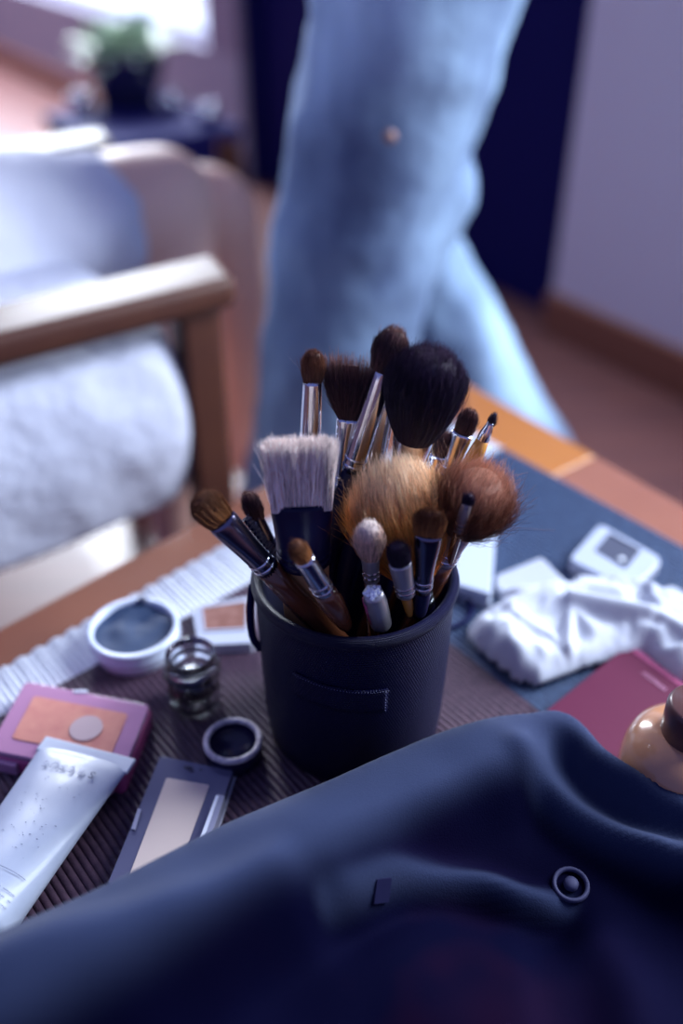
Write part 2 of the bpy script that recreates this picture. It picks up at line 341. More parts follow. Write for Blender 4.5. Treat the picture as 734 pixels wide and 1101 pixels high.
# ------------------------------------------------------------ brushes
def strandmesh(name, n, base, prof, length, m, parent, seg=5, wid=.00012, jit=.06, dome=.35, bend=0, seed=1, square=False, fray=.0, core_s=.80):
    """hairs from an elliptic opening base (rx,ry); prof(t)->(rx,ry) outline of the head; dome shortens outer hairs"""
    g = np.random.default_rng(seed); ph = g.uniform(0, 2 * np.pi, n); rho = np.sqrt(g.uniform(0, 1, n)) ** .55
    cx, cy = np.cos(ph) * rho, np.sin(ph) * rho
    if square: cx, cy = g.uniform(-1, 1, n), g.uniform(-1, 1, n) ; rho = np.maximum(abs(cx), abs(cy)) * (0 if not square else 1)
    L = length * (1 - dome * (rho ** 3 if not square else abs(cx) ** 6 * 1.0)) * (1 + g.normal(0, jit, n).clip(-2 * jit, 1.6 * jit))
    L = np.clip(L, .2 * length, 1.12 * length)
    lat = g.normal(0, fray, (n, 2)); wl = g.uniform(0, 2 * np.pi, (n, 2)); wa_ = np.abs(g.normal(0, fray * .45, (n, 2))); out_ = g.uniform(0, 1, n) < .05; lat[out_] *= 2.6; tw = g.uniform(0, 2 * np.pi, n); rnd = g.uniform(0, 1, n)
    P_ = np.zeros((n, seg + 1, 3, 3)); col = np.zeros((n, seg + 1, 3, 4)); col[..., 3] = 1
    for k in range(seg + 1):
        t = k / seg; z = L * t; tt = z / length
        rx = np.interp(tt, prof[0], prof[1]); ry = np.interp(tt, prof[0], prof[2])
        x = cx * rx + lat[:, 0] * t * t + bend * tt ** 2 + wa_[:, 0] * (np.sin(wl[:, 0] + 5 * t) - np.sin(wl[:, 0])); y = cy * ry + lat[:, 1] * t * t + wa_[:, 1] * (np.sin(wl[:, 1] + 5 * t) - np.sin(wl[:, 1]))
        r = wid * (1 - .75 * t ** 3)
        for c in range(3):
            a = tw + c * 2.0944; P_[:, k, c, 0] = x + r * np.cos(a); P_[:, k, c, 1] = y + r * np.sin(a); P_[:, k, c, 2] = z
        col[:, k, :, 0] = np.clip(tt, 0, 1)[:, None]; col[:, k, :, 1] = rnd[:, None]
    V = P_.reshape(-1, 3); f = []
    idx = np.arange(n)[:, None, None] * (seg + 1) * 3
    ks = np.arange(seg)[None, :, None] * 3; cs = np.arange(3)[None, None, :]; cn = (cs + 1) % 3
    a = idx + ks + cs; b = idx + ks + cn; c = idx + ks + 3 + cn; d = idx + ks + 3 + cs
    Fc = np.stack([a, b, c, d], -1).reshape(-1, 4)
    # core surface beneath the hairs
    nr = 20; core = []
    for i, t in enumerate(np.linspace(0, 1, 12)):
        tt = t * .90; rx = np.interp(tt, prof[0], prof[1]); ry = np.interp(tt, prof[0], prof[2])
        s = core_s
        if square: pass
        elif dome > .12: s *= math.sqrt(max(0, 1 - max(0, (tt - (1 - dome)) / dome) ** 2)) if tt > 1 - dome else 1
        else: s *= 1 - .6 * t ** 8
        for j in range(nr):
            q = 2 * math.pi * j / nr; cq, sq = math.cos(q), math.sin(q)
            if square: cq = math.copysign(abs(cq) ** .3, cq); sq = math.copysign(abs(sq) ** .3, sq)
            core.append((cq * rx * s + bend * tt ** 2, sq * ry * s, tt * length))
    cf = [(len(V) + i * nr + j, len(V) + i * nr + (j + 1) % nr, len(V) + (i + 1) * nr + (j + 1) % nr, len(V) + (i + 1) * nr + j) for i in range(11) for j in range(nr)]
    me = bpy.data.meshes.new(name); me.from_pydata(V.tolist() + core, [], Fc.tolist() + cf + [tuple(len(V) + 11 * nr + j for j in range(nr))])
    me.polygons.foreach_set('use_smooth', [True] * len(me.polygons)); me.materials.append(m)
    ca = me.color_attributes.new('along', 'FLOAT_COLOR', 'POINT')
    cc_ = [(c[2] / length, .35, 0, 1) for c in core]
    ca.data.foreach_set('color', np.concatenate([col.reshape(-1, 4), np.array(cc_)]).ravel().astype(np.float32))
    o = link(bpy.data.objects.new(name, me), parent); return o
def axis_frame(base, tip, roll=0):
    z = (tip - base).normalized(); view = (tip - C0).normalized()
    x = z.cross(view).normalized(); y = z.cross(x)
    q = Matrix((x, y, z)).transposed().to_quaternion()
    from mathutils import Quaternion
    return q @ Quaternion((0, 0, 1), roll)
def bottom_of(tip, rimp):
    """follow the brush down until the cup floor or the inner wall"""
    d = (rimp - tip).normalized(); p = rimp.copy(); last = p.copy()
    for _ in range(400):
        p = p + d * .0005
        rr = math.hypot(p.x - CUP.x, p.y - CUP.y)
        if p.z < CUP.z + .008 or rr > .0345: break
        last = p.copy()
    return last
GB = 'makeup brushes in the mesh cup'
def brush(label, tip, rim, lean, head, ferr, handle, hm, fm, dm, roll=0, group=GB, name='makeup_brush', bands=None, maxlen=None):
    """head: dict(len, prof, n, ...); ferr: (length, r_top_x, r_top_y, r_bottom); handle: (r_top, r_mid, r_end)"""
    rp = P(rim[0], rim[1], RZ); tp = QY(tip[0], tip[1], rp.y + lean)
    bs = bottom_of(tp, rp); L = (tp - bs).length
    q = axis_frame(bs, tp, roll); root = empty(name, bs, label, 'brush', group, q)
    hl = head['len']; fl, fx, fy, fr = ferr; z1 = L - hl; z0 = z1 - fl
    # handle
    r0, r1, r2 = handle; prof = [(max(r2 * .4, .0006), max(r2 * .4, .0006), 0), (r2, r2, .003), (r2 * .5 + r1 * .5, r2 * .5 + r1 * .5, z0 * .35), (r1, r1, z0 * .78), (r0 * .5 + r1 * .5, r0 * .5 + r1 * .5, z0 * .92), (r0, r0, z0 + .001)]
    if 'flat' in head and head['flat'] == 'handle':
        prof = [(a * 1.0, .0035, z) for a, b, z in prof]
    v, f = loft(prof, 24); mesh('handle', v, f, dm, root)
    # ferrule, flattening towards the head, with crimp rings
    rg = []
    for k in range(15):
        t = k / 14; e = max(0, (t - .25) / .75); e = e * e * (3 - 2 * e)
        rx = fr + (fx - fr) * e; ry = fr + (fy - fr) * e; rg.append((rx, ry, z0 + fl * t))
    rg = [(a - .0003, b - .0003, z) if i == 14 else (a, b, z) for i, (a, b, z) in enumerate(rg)]
    rg.append((fx * .9, fy * .85, z1 - .002))
    v, f = loft(rg, 32, cap=False); fo = mesh('ferrule', v, f, fm, root); fo.modifiers.new('s', 'SOLIDIFY').thickness = -.0002
    v = []; f = []
    for zc in (z0 + .003, z0 + .0065):
        o_ = len(v); pr = [(fr + .0000, zc - .0010), (fr + .0005, zc - .0005), (fr + .0005, zc + .0005), (fr, zc + .0010)]
        a_, b_ = lathe(pr, 28); v += a_; f += [tuple(i + o_ for i in q_) for q_ in b_]
    if fl > .015: mesh('crimp_ring', v, f, M['silver'] if bands is None else bands, root)
    if head.get('n'):
        ho = strandmesh('bristles', head['n'], None, head['prof'], hl + .003, hm, root, wid=head.get('wid', .00012), dome=head.get('dome', .35), jit=head.get('jit', .05), bend=head.get('bend', 0), seed=head.get('seed', 3), square=head.get('square', False), fray=head.get('fray', .0005), seg=head.get('seg', 5), core_s=head.get('core', .8))
        ho.location = (0, 0, z1 - .003)
    return root, z0, z1, L
H_brown = hairmat('brown_hair', (.09, .035, .02), (.17, .06, .03), (.10, .03, .018))
H_dark = hairmat('dark_hair', (.10, .04, .035), (.045, .018, .03), (.20, .09, .075))
H_black = hairmat('black_hair', (.012, .007, .03), (.014, .008, .032), (.045, .022, .055))
H_auburn = hairmat('auburn_hair', (.06, .022, .012), (.20, .07, .035), (.62, .30, .20))
H_gold = hairmat('golden_hair', (.85, .30, .04), (.88, .40, .10), (.95, .72, .52))
H_cream = hairmat('cream_hair', (.50, .30, .20), (.85, .62, .52), (.95, .86, .82))
H_white = hairmat('white_hair', (.92, .78, .72), (.95, .82, .76), (.95, .82, .78))
H_syn = hairmat('synthetic_hair', (.45, .18, .05), (.20, .07, .025), (.12, .04, .02))
def filbert(len_, w_, d_, **k):
    return dict(len=len_, prof=([0, .35, .65, .85, 1, 1.2], [w_ * .8, w_, w_ * 1.0, w_ * .92, w_ * .74, w_ * .5], [d_ * .8, d_, d_ * .9, d_ * .75, d_ * .55, d_ * .4]), **k)
def dome(len_, w0, w1, **k):
    d0, d1 = k.pop('d0', w0), k.pop('d1', w1)
    return dict(len=len_, prof=([0, .2, .45, .65, .85, 1, 1.2], [w0, w0 + (w1 - w0) * .45, w0 + (w1 - w0) * .85, w1, w1 * .93, w1 * .74, w1 * .6], [d0, d0 + (d1 - d0) * .45, d0 + (d1 - d0) * .85, d1, d1 * .93, d1 * .74, d1 * .6]), **k)
BK = M['black']; SV = M['silver']
# back row
brush('small brown dome brush on an upright silver ferrule behind the wide white-bristled brush', (337, 376), (329, 600), .0, filbert(.0125, .0045, .0035, n=1400, seed=1, dome=.3), (.033, .0036, .0032, .0042), (.0040, .0042, .0025), H_brown, SV, BK)
brush('dark brown fan brush with a flattened silver ferrule', (380, 386), (356, 600), .002, dict(len=.026, n=1500, core=.3, seed=2, dome=.16, jit=.09, wid=.00010, fray=.0016, bend=.001, prof=([0, .15, .4, .7, 1, 1.2], [.003, .0052, .0088, .0112, .0122, .0118], [.0022, .0024, .0024, .0022, .002, .0016])), (.036, .0042, .0026, .0032), (.0032, .0036, .002), H_dark, SV, BK)
brush('tallest brush, oval dark brown head on a long silver ferrule and black handle', (427, 351), (349, 600), -.001, filbert(.0165, .0068, .0058, n=2200, seed=3, dome=.4), (.052, .0042, .0040, .0052), (.0050, .0054, .003), H_dark, SV, BK)
brush('flat ginger brush half hidden behind the big black powder brush', (424, 386), (376, 600), .006, filbert(.017, .0048, .0028, n=900, seed=4, dome=.3), (.050, .0050, .0030, .0056), (.0052, .0054, .003), H_syn, SV, BK)
brush('big fluffy black powder brush, the largest dark head in the cup', (466, 373), (417, 600), -.012, dome(.040, .0085, .0162, n=7000, seed=5, dome=.30, jit=.035, wid=.00013, fray=.0010, d1=.012), (.034, .0088, .0080, .0062), (.006, .006, .003), H_black, SV, BK)
brush('slim silver brush with a dark head rising just right of the big black powder brush', (482, 462), (428, 590), .006, filbert(.012, .0035, .003, n=600, seed=6), (.030, .0040, .0034, .0042), (.004, .004, .002), H_dark, SV, M['brown_handle'])
brush('small dark brush with a hair-thin silver ferrule behind the round auburn brush', (478, 468), (438, 588), .010, filbert(.016, .0034, .003, n=700, seed=7), (.022, .0030, .0028, .0034), (.0034, .0036, .002), H_dark, M['gunmetal'], M['brown_handle'])
brush('flat dark-haired brush with a pale flattened ferrule, left of the golden liner', (508, 438), (448, 588), .004, filbert(.0125, .0042, .0022, n=1100, seed=8, dome=.35, jit=.02), (.024, .0048, .0024, .0040), (.0042, .0048, .0025), H_dark, SV, M['brown_handle'])
brush('pointed eyeliner brush with a golden handle, furthest to the right', (533, 443), (462, 592), .002, filbert(.005, .0014, .0012, n=260, seed=9, dome=.5), (.010, .0014, .0014, .0026), (.0028, .0042, .002), H_black, SV, M['gold_handle'])
brush('round fluffy auburn blush brush at the right rim of the cup', (524, 508), (462, 632), -.012, dome(.031, .006, .0150, n=10000, seed=10, dome=.42, jit=.12, wid=.00009, fray=.0030), (.022, .0065, .0060, .0052), (.005, .005, .003), H_auburn, M['nickel'], M['brown_handle'])
# white wide brush with beige wooden handle
wroot, wz0, wz1, wL = brush('wide flat brush with straight white bristles in a broad black ferrule', (321, 475), (329, 648), -.004, dict(len=.0285, n=3000, seed=11, square=True, dome=.03, jit=.03, wid=.00016, fray=.0010, flat='handle', prof=([0, .3, 1, 1.2], [.0120, .0126, .0140, .0142], [.0035, .0036, .0034, .0034])), (.030, .0125, .0045, .0110), (.0105, .0100, .006), H_white, M['black'], M['beige_wood'], bands=M['black'])
rr = random.Random(9); v = []; f = []
for i in range(16):
    b = Vector((.0118 + rr.uniform(-.001, .0005), rr.uniform(-.002, .002), wz1 - .001)); dx = rr.uniform(.002, .0085); ln = rr.uniform(.020, .030)
    for k in range(7):
        t = k / 6; p = b + Vector((dx * t ** 1.3, .001 * math.sin(i) * t, ln * t)); w_ = .00011 * (1 - .6 * t)
        for c_ in range(3): v.append(p + Vector((w_ * math.cos(c_ * 2.09), w_ * math.sin(c_ * 2.09), 0)))
    for k in range(6):
        for c_ in range(3): o_ = i * 21 + k * 3; f.append((o_ + c_, o_ + (c_ + 1) % 3, o_ + 3 + (c_ + 1) % 3, o_ + 3 + c_))
mesh('stray_bristles', v, f, mat('stray_white', (.9, .86, .88), .5), wroot)
# golden
root, z0, z1, L = brush('large golden and cream fluffy face brush in the middle of the cup', (418, 500), (450, 640), -.002, dome(.056, .0085, .0200, n=17000, seed=12, dome=.34, jit=.07, wid=.00009, fray=.0024, d1=.013), (.02, .009, .008, .006), (.006, .006, .003), H_gold, SV, BK)
# front row
brush('small cream tapered brush leaning before the golden brush', (396, 560), (401, 655), -.014, dome(.021, .0032, .0066, n=2200, seed=13, dome=.5, jit=.04, fray=.0004, d1=.0055), (.016, .0036, .0036, .0032), (.0032, .0032, .002), H_cream, M['nickel'], M['brown_handle'])
brush('flat golden-brown foundation brush with a broad black ferrule before the golden brush', (463, 547), (451, 664), -.012, filbert(.0135, .0060, .0026, n=1500, seed=14, dome=.22, jit=.02), (.034, .0052, .0028, .0036), (.0036, .0036, .0025), H_syn, M['gunmetal'], BK)
brush('short dark oval brush with a silver ferrule and a brown wood handle in front', (426, 583), (441, 664), -.016, filbert(.013, .0042, .0035, n=900, seed=15, dome=.3), (.022, .0044, .0036, .0040), (.0034, .0026, .0015), H_black, M['nickel'], M['gold_handle'])
brush('thin angled liner brush resting on the round auburn brush', (505, 531), (476, 628), -.034, filbert(.006, .0020, .0014, n=350, seed=16), (.022, .0017, .0017, .0021), (.002, .002, .0015), H_black, M['nickel'], M['brown_handle'])
# left
brush('flat caramel brush leaning far out over the left rim on a dark ferrule', (211, 532), (330, 655), -.012, filbert(.0155, .0066, .0034, n=2000, seed=17, dome=.3, jit=.02), (.034, .0060, .0036, .0048), (.0050, .0056, .003), H_syn, M['gunmetal'], M['brown_handle'])
brush('small oval brown brush with a slim black ferrule behind the mascara wand', (264, 528), (301, 612), .002, filbert(.0125, .0038, .0030, n=900, seed=18, dome=.35), (.014, .0026, .0024, .0030), (.003, .0032, .002), H_dark, M['gunmetal'], BK)
brush('small brush with a tan tip, pale ferrule and brown handle low at the front left', (315, 582), (374, 676), -.016, filbert(.011, .0036, .0028, n=800, seed=19, dome=.4), (.024, .0038, .0034, .0040), (.0042, .0052, .003), H_syn, SV, M['brown_handle'])
# mascara wand
def wand():
    rp = P(315, 628, RZ); tp = QY(262, 558, rp.y + .004); bs = bottom_of(tp, rp); L = (tp - bs).length; q = axis_frame(bs, tp)
    root = empty('mascara_wand', bs, 'bristly mascara wand tucked beneath the brush at the left rim', 'brush', None, q)
    v, f = loft([(.0035, .0035, 0), (.004, .004, L * .3), (.0034, .0034, L * .52), (.001, .001, L * .54), (.0007, .0007, L)], 16); mesh('handle', v, f, BK, root)
    bm = bmesh.new(); rr = random.Random(4); z0 = L * .6
    v = []; f = []
    for i in range(1300):
        t = rr.random(); z = z0 + (L - z0) * t; a = t * 160 + rr.uniform(-.4, .4); r = .0048 * (1 - .35 * t) * rr.uniform(.85, 1.05)
        d = Vector((math.cos(a), math.sin(a), .15)); s = Vector((-math.sin(a), math.cos(a), 0)) * .0002; k = len(v)
        v += [Vector((0, 0, z)) - s, Vector((0, 0, z)) + s, Vector((0, 0, z)) + d * r + s * .5, Vector((0, 0, z)) + d * r - s * .5]
        v += [p + Vector((0, 0, .0003)) for p in v[-4:]]
        f += [(k, k + 1, k + 2, k + 3), (k + 7, k + 6, k + 5, k + 4), (k, k + 4, k + 5, k + 1), (k + 2, k + 6, k + 7, k + 3), (k + 1, k + 5, k + 6, k + 2), (k + 3, k + 7, k + 4, k)]
    mesh('wand_bristles', v, f, mat('wand_grey', (.05, .045, .08), .5), root, smooth=False)
wand()
# rhinestone topped gloss tube
def gloss():
    rp = P(410, 672, RZ); tp = QY(400, 634, rp.y - .012); bs = bottom_of(tp, rp); L = (tp - bs).length; q = axis_frame(bs, tp)
    root = empty('lip_gloss_tube', bs, 'shiny silver and pink gloss tube topped with clear rhinestones at the front rim', 'lip gloss', None, q)
    v, f = loft([(.002, .002, 0), (.0046, .0046, .002), (.0048, .0048, L * .5), (.0048, .0048, L - .010), (.0042, .0042, L - .005), (.0040, .0040, L - .003)], 24); mesh('tube_body', v, f, M['nickel'], root)
    v = []; f = []
    for k in range(9):
        a_ = math.radians(-20 + 55 * k / 8)
        for z_, r_ in ((L - .024, .00495), (L - .007, .00495)): v.append((r_ * math.cos(a_), r_ * math.sin(a_), z_))
    for k in range(8): f.append((2 * k, 2 * k + 2, 2 * k + 3, 2 * k + 1))
    pb = mesh('pink_stripe', v, f, mat('pink_band', (.40, .07, .17), .3, .3), root); pb.modifiers.new('s', 'SOLIDIFY').thickness = .0003
    st = mat('rhinestone', (.85, .87, .95), .15, .6)
    for i in range(14):
        bm = bmesh.new(); r = .0013; a = i * 2.4; d = .0032 * math.sqrt(i / 14)
        bmesh.ops.create_icosphere(bm, subdivisions=1, radius=r, matrix=Matrix.Translation((d * math.cos(a), d * math.sin(a), L - .0026 + .0012 * (1 - i / 14)))); frombm('rhinestone', bm, st, root)
gloss()
# ------------------------------------------------------------ small things on the mat (left)
def local(pts, o): return [Vector((p.x - o.x, p.y - o.y, 0)) for p in pts]
def quad_px(pts, z): return [P(a, b, z) for a, b in pts]
def rounded(poly, r, n=5):
    out = []; m = len(poly)
    for i in range(m):
        p0, p1, p2 = poly[i - 1], poly[i], poly[(i + 1) % m]; a = (p0 - p1).normalized(); b = (p2 - p1).normalized()
        s = p1 + a * r; e = p1 + b * r
        for k in range(n + 1):
            t = k / n; out.append((s * (1 - t) + p1 * t) * (1 - t) + (p1 * (1 - t) + e * t) * t)
    return out
def inset(poly, d):
    c = sum(poly, Vector()) / len(poly); out = []; m = len(poly)
    for i in range(m):
        p0, p1, p2 = poly[i - 1], poly[i], poly[(i + 1) % m]; a = (p0 - p1).normalized(); b = (p2 - p1).normalized()
        s = abs(a.x * b.y - a.y * b.x); out.append(p1 + (a + b) * (d / max(s, .3)))
    return out
def lerp_q(q, u, v):                        # bilinear in a quad
    return (q[0] * (1 - u) + q[1] * u) * (1 - v) + (q[3] * (1 - u) + q[2] * u) * v
# blue cream pot
h = .017; c = P(143, 673, TZ + h); c.z = TZ
pot = empty('cream_pot', c, 'round white-rimmed pot filled with dark blue cream', 'cosmetics pot')
r = .0250
v, f = lathe([(0, 0), (r - .004, 0), (r - .0025, .001), (r - .0015, .006), (r - .0015, .009), (r, .0095), (r, .0105), (r - .0008, .0112), (r - .0008, .0122), (r, .0130), (r, .0165), (r - .0008, h), (r - .0030, h), (r - .0034, h - .0012), (r - .0034, h - .009), (0, h - .009)], 64)
mesh('pot_body', v, f, mat('pot_white', (.55, .60, .75), .25, coat=.4), pot)
v, f = [], []
n1, n2 = 14, 48; rr0 = r - .0035
for i in range(n1 + 1):
    for j in range(n2):
        a = 2 * math.pi * j / n2; q = rr0 * i / n1; x, y = q * math.cos(a), q * math.sin(a)
        z = h - .0035 + .0022 * noise.noise(Vector((x * 70, y * 70, 2))) + .0014 * math.sin(6 * i / n1 + a * 2) * (i / n1) * (1 - i / n1); v.append((x, y, z))
for i in range(n1):
    for j in range(n2): f.append((i * n2 + j, i * n2 + (j + 1) % n2, (i + 1) * n2 + (j + 1) % n2, (i + 1) * n2 + j))
mesh('cream', v, f, mat('blue_cream', (.016, .034, .085), .6, coat=.0), pot)
bm = bmesh.new(); bmesh.ops.create_icosphere(bm, subdivisions=2, radius=.003, matrix=Matrix.Translation((.001, r - .003, h - .0002)) @ Matrix.Diagonal((1.1, .9, .5, 1)))
frombm('cream_smear', bm, mat('cream_smear', (.006, .01, .05), .4), pot, smooth=True)
# clear glass jar
c = P(211, 765, TZ); c = P(211, 756, TZ)
jar = empty('glass_jar', c, 'tiny open clear glass jar with a ribbed neck standing before the eyeshadow pan', 'jar')
rb = .0135; hj = .036
v, f = lathe([(0, 0), (rb - .002, 0), (rb, .0015), (rb, .019), (rb - .0008, .0215), (rb - .001, .0225), (rb + .0012, .0235), (rb + .0012, .0250), (rb - .0008, .0262), (rb - .0008, .029), (rb - .0001, .0295), (rb - .0001, .0305), (rb - .0008, .031), (rb - .0008, hj - .001), (rb - .0016, hj), (rb - .0030, hj - .0008), (rb - .0032, .024), (rb - .003, .006), (rb - .006, .004), (0, .004)], 48)
mesh('jar_glass', v, f, M['glass'], jar)
v, f = lathe([(0, .0045), (rb - .0036, .0045), (rb - .0034, .020), (rb - .006, .0205), (0, .0200)], 32); mesh('jar_gel', v, f, mat('dark_gel', (.012, .012, .05), .15), jar)
# eyeshadow pan
def palette(name, label, cat, quad, hh, parts, base_m, inner=None, r=.002, group=None):
    q = quad_px(quad, TZ + hh); o = sum(q, Vector()) / 4; o.z = TZ; L_ = local(q, o)
    root = empty(name, o, label, cat, group)
    frombm('case', prism_bm(rounded(L_, r), 0, hh), base_m, root, bev=.0006)
    return root, L_, hh
cl = mat('frosted_clear', (.42, .44, .54), .2, coat=.6)
root, L_, hh = palette('eyeshadow_compact', 'small square clear eyeshadow compact with a brown pan beside the cup', 'compact', [(206, 652), (273, 640), (272, 691), (213, 694)], .008, None, cl)
I = [lerp_q(L_, a, b) for a, b in ((.16, .10), (.88, .12), (.86, .70), (.16, .66))]
frombm('pan_rim', hole_bm(rounded(inset(I, -.0012), .001), rounded(I, .001), hh, hh + .0008), cl, root)
frombm('shadow_pan', prism_bm(rounded(I, .001), hh - .002, hh + .0004), mat('brown_powder', (.17, .065, .05), .85, var=((.25, .12, .10), 160)), root)
# pink blush compact
pk = mat('pink_plastic', (.46, .22, .36), .18, coat=.7); hot = mat('hot_pink_plastic', (.55, .09, .25), .25, coat=.6)
root, L_, hh = palette('blush_compact', 'pink plastic blush compact with coral powder lying under the white tube', 'compact', [(-14, 812), (28, 736), (164, 762), (132, 842)], .009, None, hot, r=.004)
frombm('lid', prism_bm(rounded(inset(L_, .0006), .0035), hh, hh + .0035), pk, root, bev=.0008)
I = [lerp_q(L_, a, b) for a, b in ((.22, .14), (.80, .13), (.84, .80), (.30, .84))]
I = [lerp_q(L_, a, b) for a, b in ((.20, .13), (.76, .13), (.76, .84), (.20, .84))]
I = inset(L_, .0095)
frombm('blush_pan', prism_bm(rounded(I, .002), hh + .003, hh + .0040), mat('coral_powder', (.62, .26, .20), .8, var=((.55, .20, .17), 120)), root)
c_ = lerp_q(L_, .46, .80)
bm = bmesh.new(); bmesh.ops.create_cone(bm, segments=32, radius1=.008, radius2=.008, depth=.0006, cap_ends=True, matrix=Matrix.Translation(lerp_q(L_, .50, .62) + Vector((0, 0, hh + .0044))))
frombm('round_sticker', bm, mat('pale_sticker', (.48, .34, .36), .5), root)
for t in (.45,):
    cpt = (L_[1] * (1 - t) + L_[2] * t) * .955; frombm('clasp', box_bm(cpt + Vector((0, 0, hh + .0037)), (.007, .0018, .001)), mat('clasp_white', (.7, .7, .8), .2), root, bev=.0003)
for t in (.15, .85):
    cpt = (L_[0] * (1 - t) + L_[3] * t) * .99; d = (L_[3] - L_[0]).normalized()
    frombm('hinge', box_bm(cpt + Vector((0, 0, hh * .5)), (.011, .005, .0075), Vector((1, 0, 0)).rotation_difference(d)), pk, root, bev=.001)
# powder compact (grey clear case)
gc = mat('smoky_plastic', (.095, .095, .17), .2, coat=.6)
root, L_, hh = palette('powder_compact', 'flat smoky grey powder compact with a long pale beige pan', 'compact', [(115, 950), (172, 812), (251, 828), (205, 968)], .007, None, gc, r=.0012)
frombm('lid_edge', prism_bm(inset(L_, -.0007), .0006, .0016), mat('edge_clear', (.55, .55, .66), .2), root)
def at_px(px, py, z, rt): p = P(px, py, z); return Vector((p.x - rt.location.x, p.y - rt.location.y, 0))
I = [at_px(a, b, TZ + hh + .0004, root) for a, b in ((137, 946), (179, 836), (225, 844), (184, 956))]
frombm('powder_pan', prism_bm(rounded(I, .0012), hh - .002, hh + .0004), mat('beige_powder', (.62, .50, .46), .9, bump=(500, .2, .0003)), root)
I = [at_px(a, b, TZ + hh + .001, root) for a, b in ((209, 922), (233, 855), (242, 857), (219, 924))]
frombm('clasp', prism_bm(I, .001, hh + .0022), mat('clear_clasp', (.30, .30, .42), .15, coat=.5), root, bev=.0005)
I = [at_px(a, b, TZ + hh + .003, root) for a, b in ((207, 922), (232, 855), (235, 855.5), (211, 923))]
frombm('clasp_edge', prism_bm(I, hh + .0020, hh + .0030), mat('bright_edge', (.75, .78, .9), .2), root)
I = [at_px(a, b, TZ + hh + .001, root) for a, b in ((141, 891), (148, 869), (152, 870), (145, 892))]
frombm('catch', prism_bm(I, hh, hh + .001), mat('catch_grey', (.3, .3, .42), .2), root)
bm = bmesh.new()
for px, py, s in ((203, 826, .0022), (206, 829, .0016), (200, 825, .0016), (216, 828, .001)):
    bmesh.ops.create_icosphere(bm, subdivisions=1, radius=s, matrix=Matrix.Translation(at_px(px, py, TZ + hh, root) + Vector((0, 0, hh))) @ Matrix.Diagonal((1, .7, .12, 1)))
frombm('scuff', bm, mat('scuff_dark', (.015, .012, .05), .6), root)
# barcode sticker scrap
q = quad_px([(228, 905), (246, 897), (251, 906), (233, 916)], TZ + .004); o = sum(q, Vector()) / 4; o.z = TZ
rt = empty('barcode_sticker', o, 'scrap of striped barcode sticker beside the grey powder compact', 'sticker'); LQ = local(q, o)
frombm('sticker_base', prism_bm(LQ, .0002, .0012), mat('sticker_clear', (.10, .09, .16), .4), rt)
bm = bmesh.new()
for i in range(9):
    a = i / 9 + .02; b = a + (.05 if i % 3 else .03); prism_bm([lerp_q(LQ, .05, a), lerp_q(LQ, .95, a), lerp_q(LQ, .95, b), lerp_q(LQ, .05, b)], .0012, .0014, bm)
frombm('bars', bm, mat('bar_white', (.6, .6, .72), .5), rt)
# upturned pot lid
c = P(249.5, 812, TZ); c = P(250, 795, TZ + .0125); c.z = TZ
lid = empty('pot_lid', c, 'upturned black screw lid with a worn white rim', 'lid')
r = .0140; hl_ = .0125
v, f = [], []
n = 96
prof = [(0, 0), (r - .002, 0), (r - .0005, .001), (r, .002), (r + .0002, hl_ - .001), (r - .0004, hl_), (r - .0022, hl_), (r - .0026, hl_ - .001), (r - .0028, hl_ - .0035), (r - .0022, hl_ - .004), (r - .0028, hl_ - .0045), (r - .003, .003), (0, .003)]
for k, (q_, z_) in enumerate(prof):
    for i in range(n):
        a = 2 * math.pi * i / n; g = .00022 * (i % 2) if 2 <= k <= 4 else 0; v.append(((q_ - g) * math.cos(a), (q_ - g) * math.sin(a), z_))
for k in range(len(prof) - 1):
    for i in range(n): f.append((k * n + i, k * n + (i + 1) % n, (k + 1) * n + (i + 1) % n, (k + 1) * n + i))
mesh('lid_body', v, f, mat('lid_black', (.018, .014, .05), .25), lid)
v, f = lathe([(r + .0003, hl_ - .0016), (r + .0004, hl_ - .0004), (r - .0004, hl_ + .0006), (r - .0020, hl_ + .0006), (r - .0026, hl_ - .0004), (r - .0026, hl_ - .0016)], 64)
mesh('white_rim', v, f, mat('rim_white', (.70, .64, .66), .6, var=((.35, .30, .36), 420)), lid)
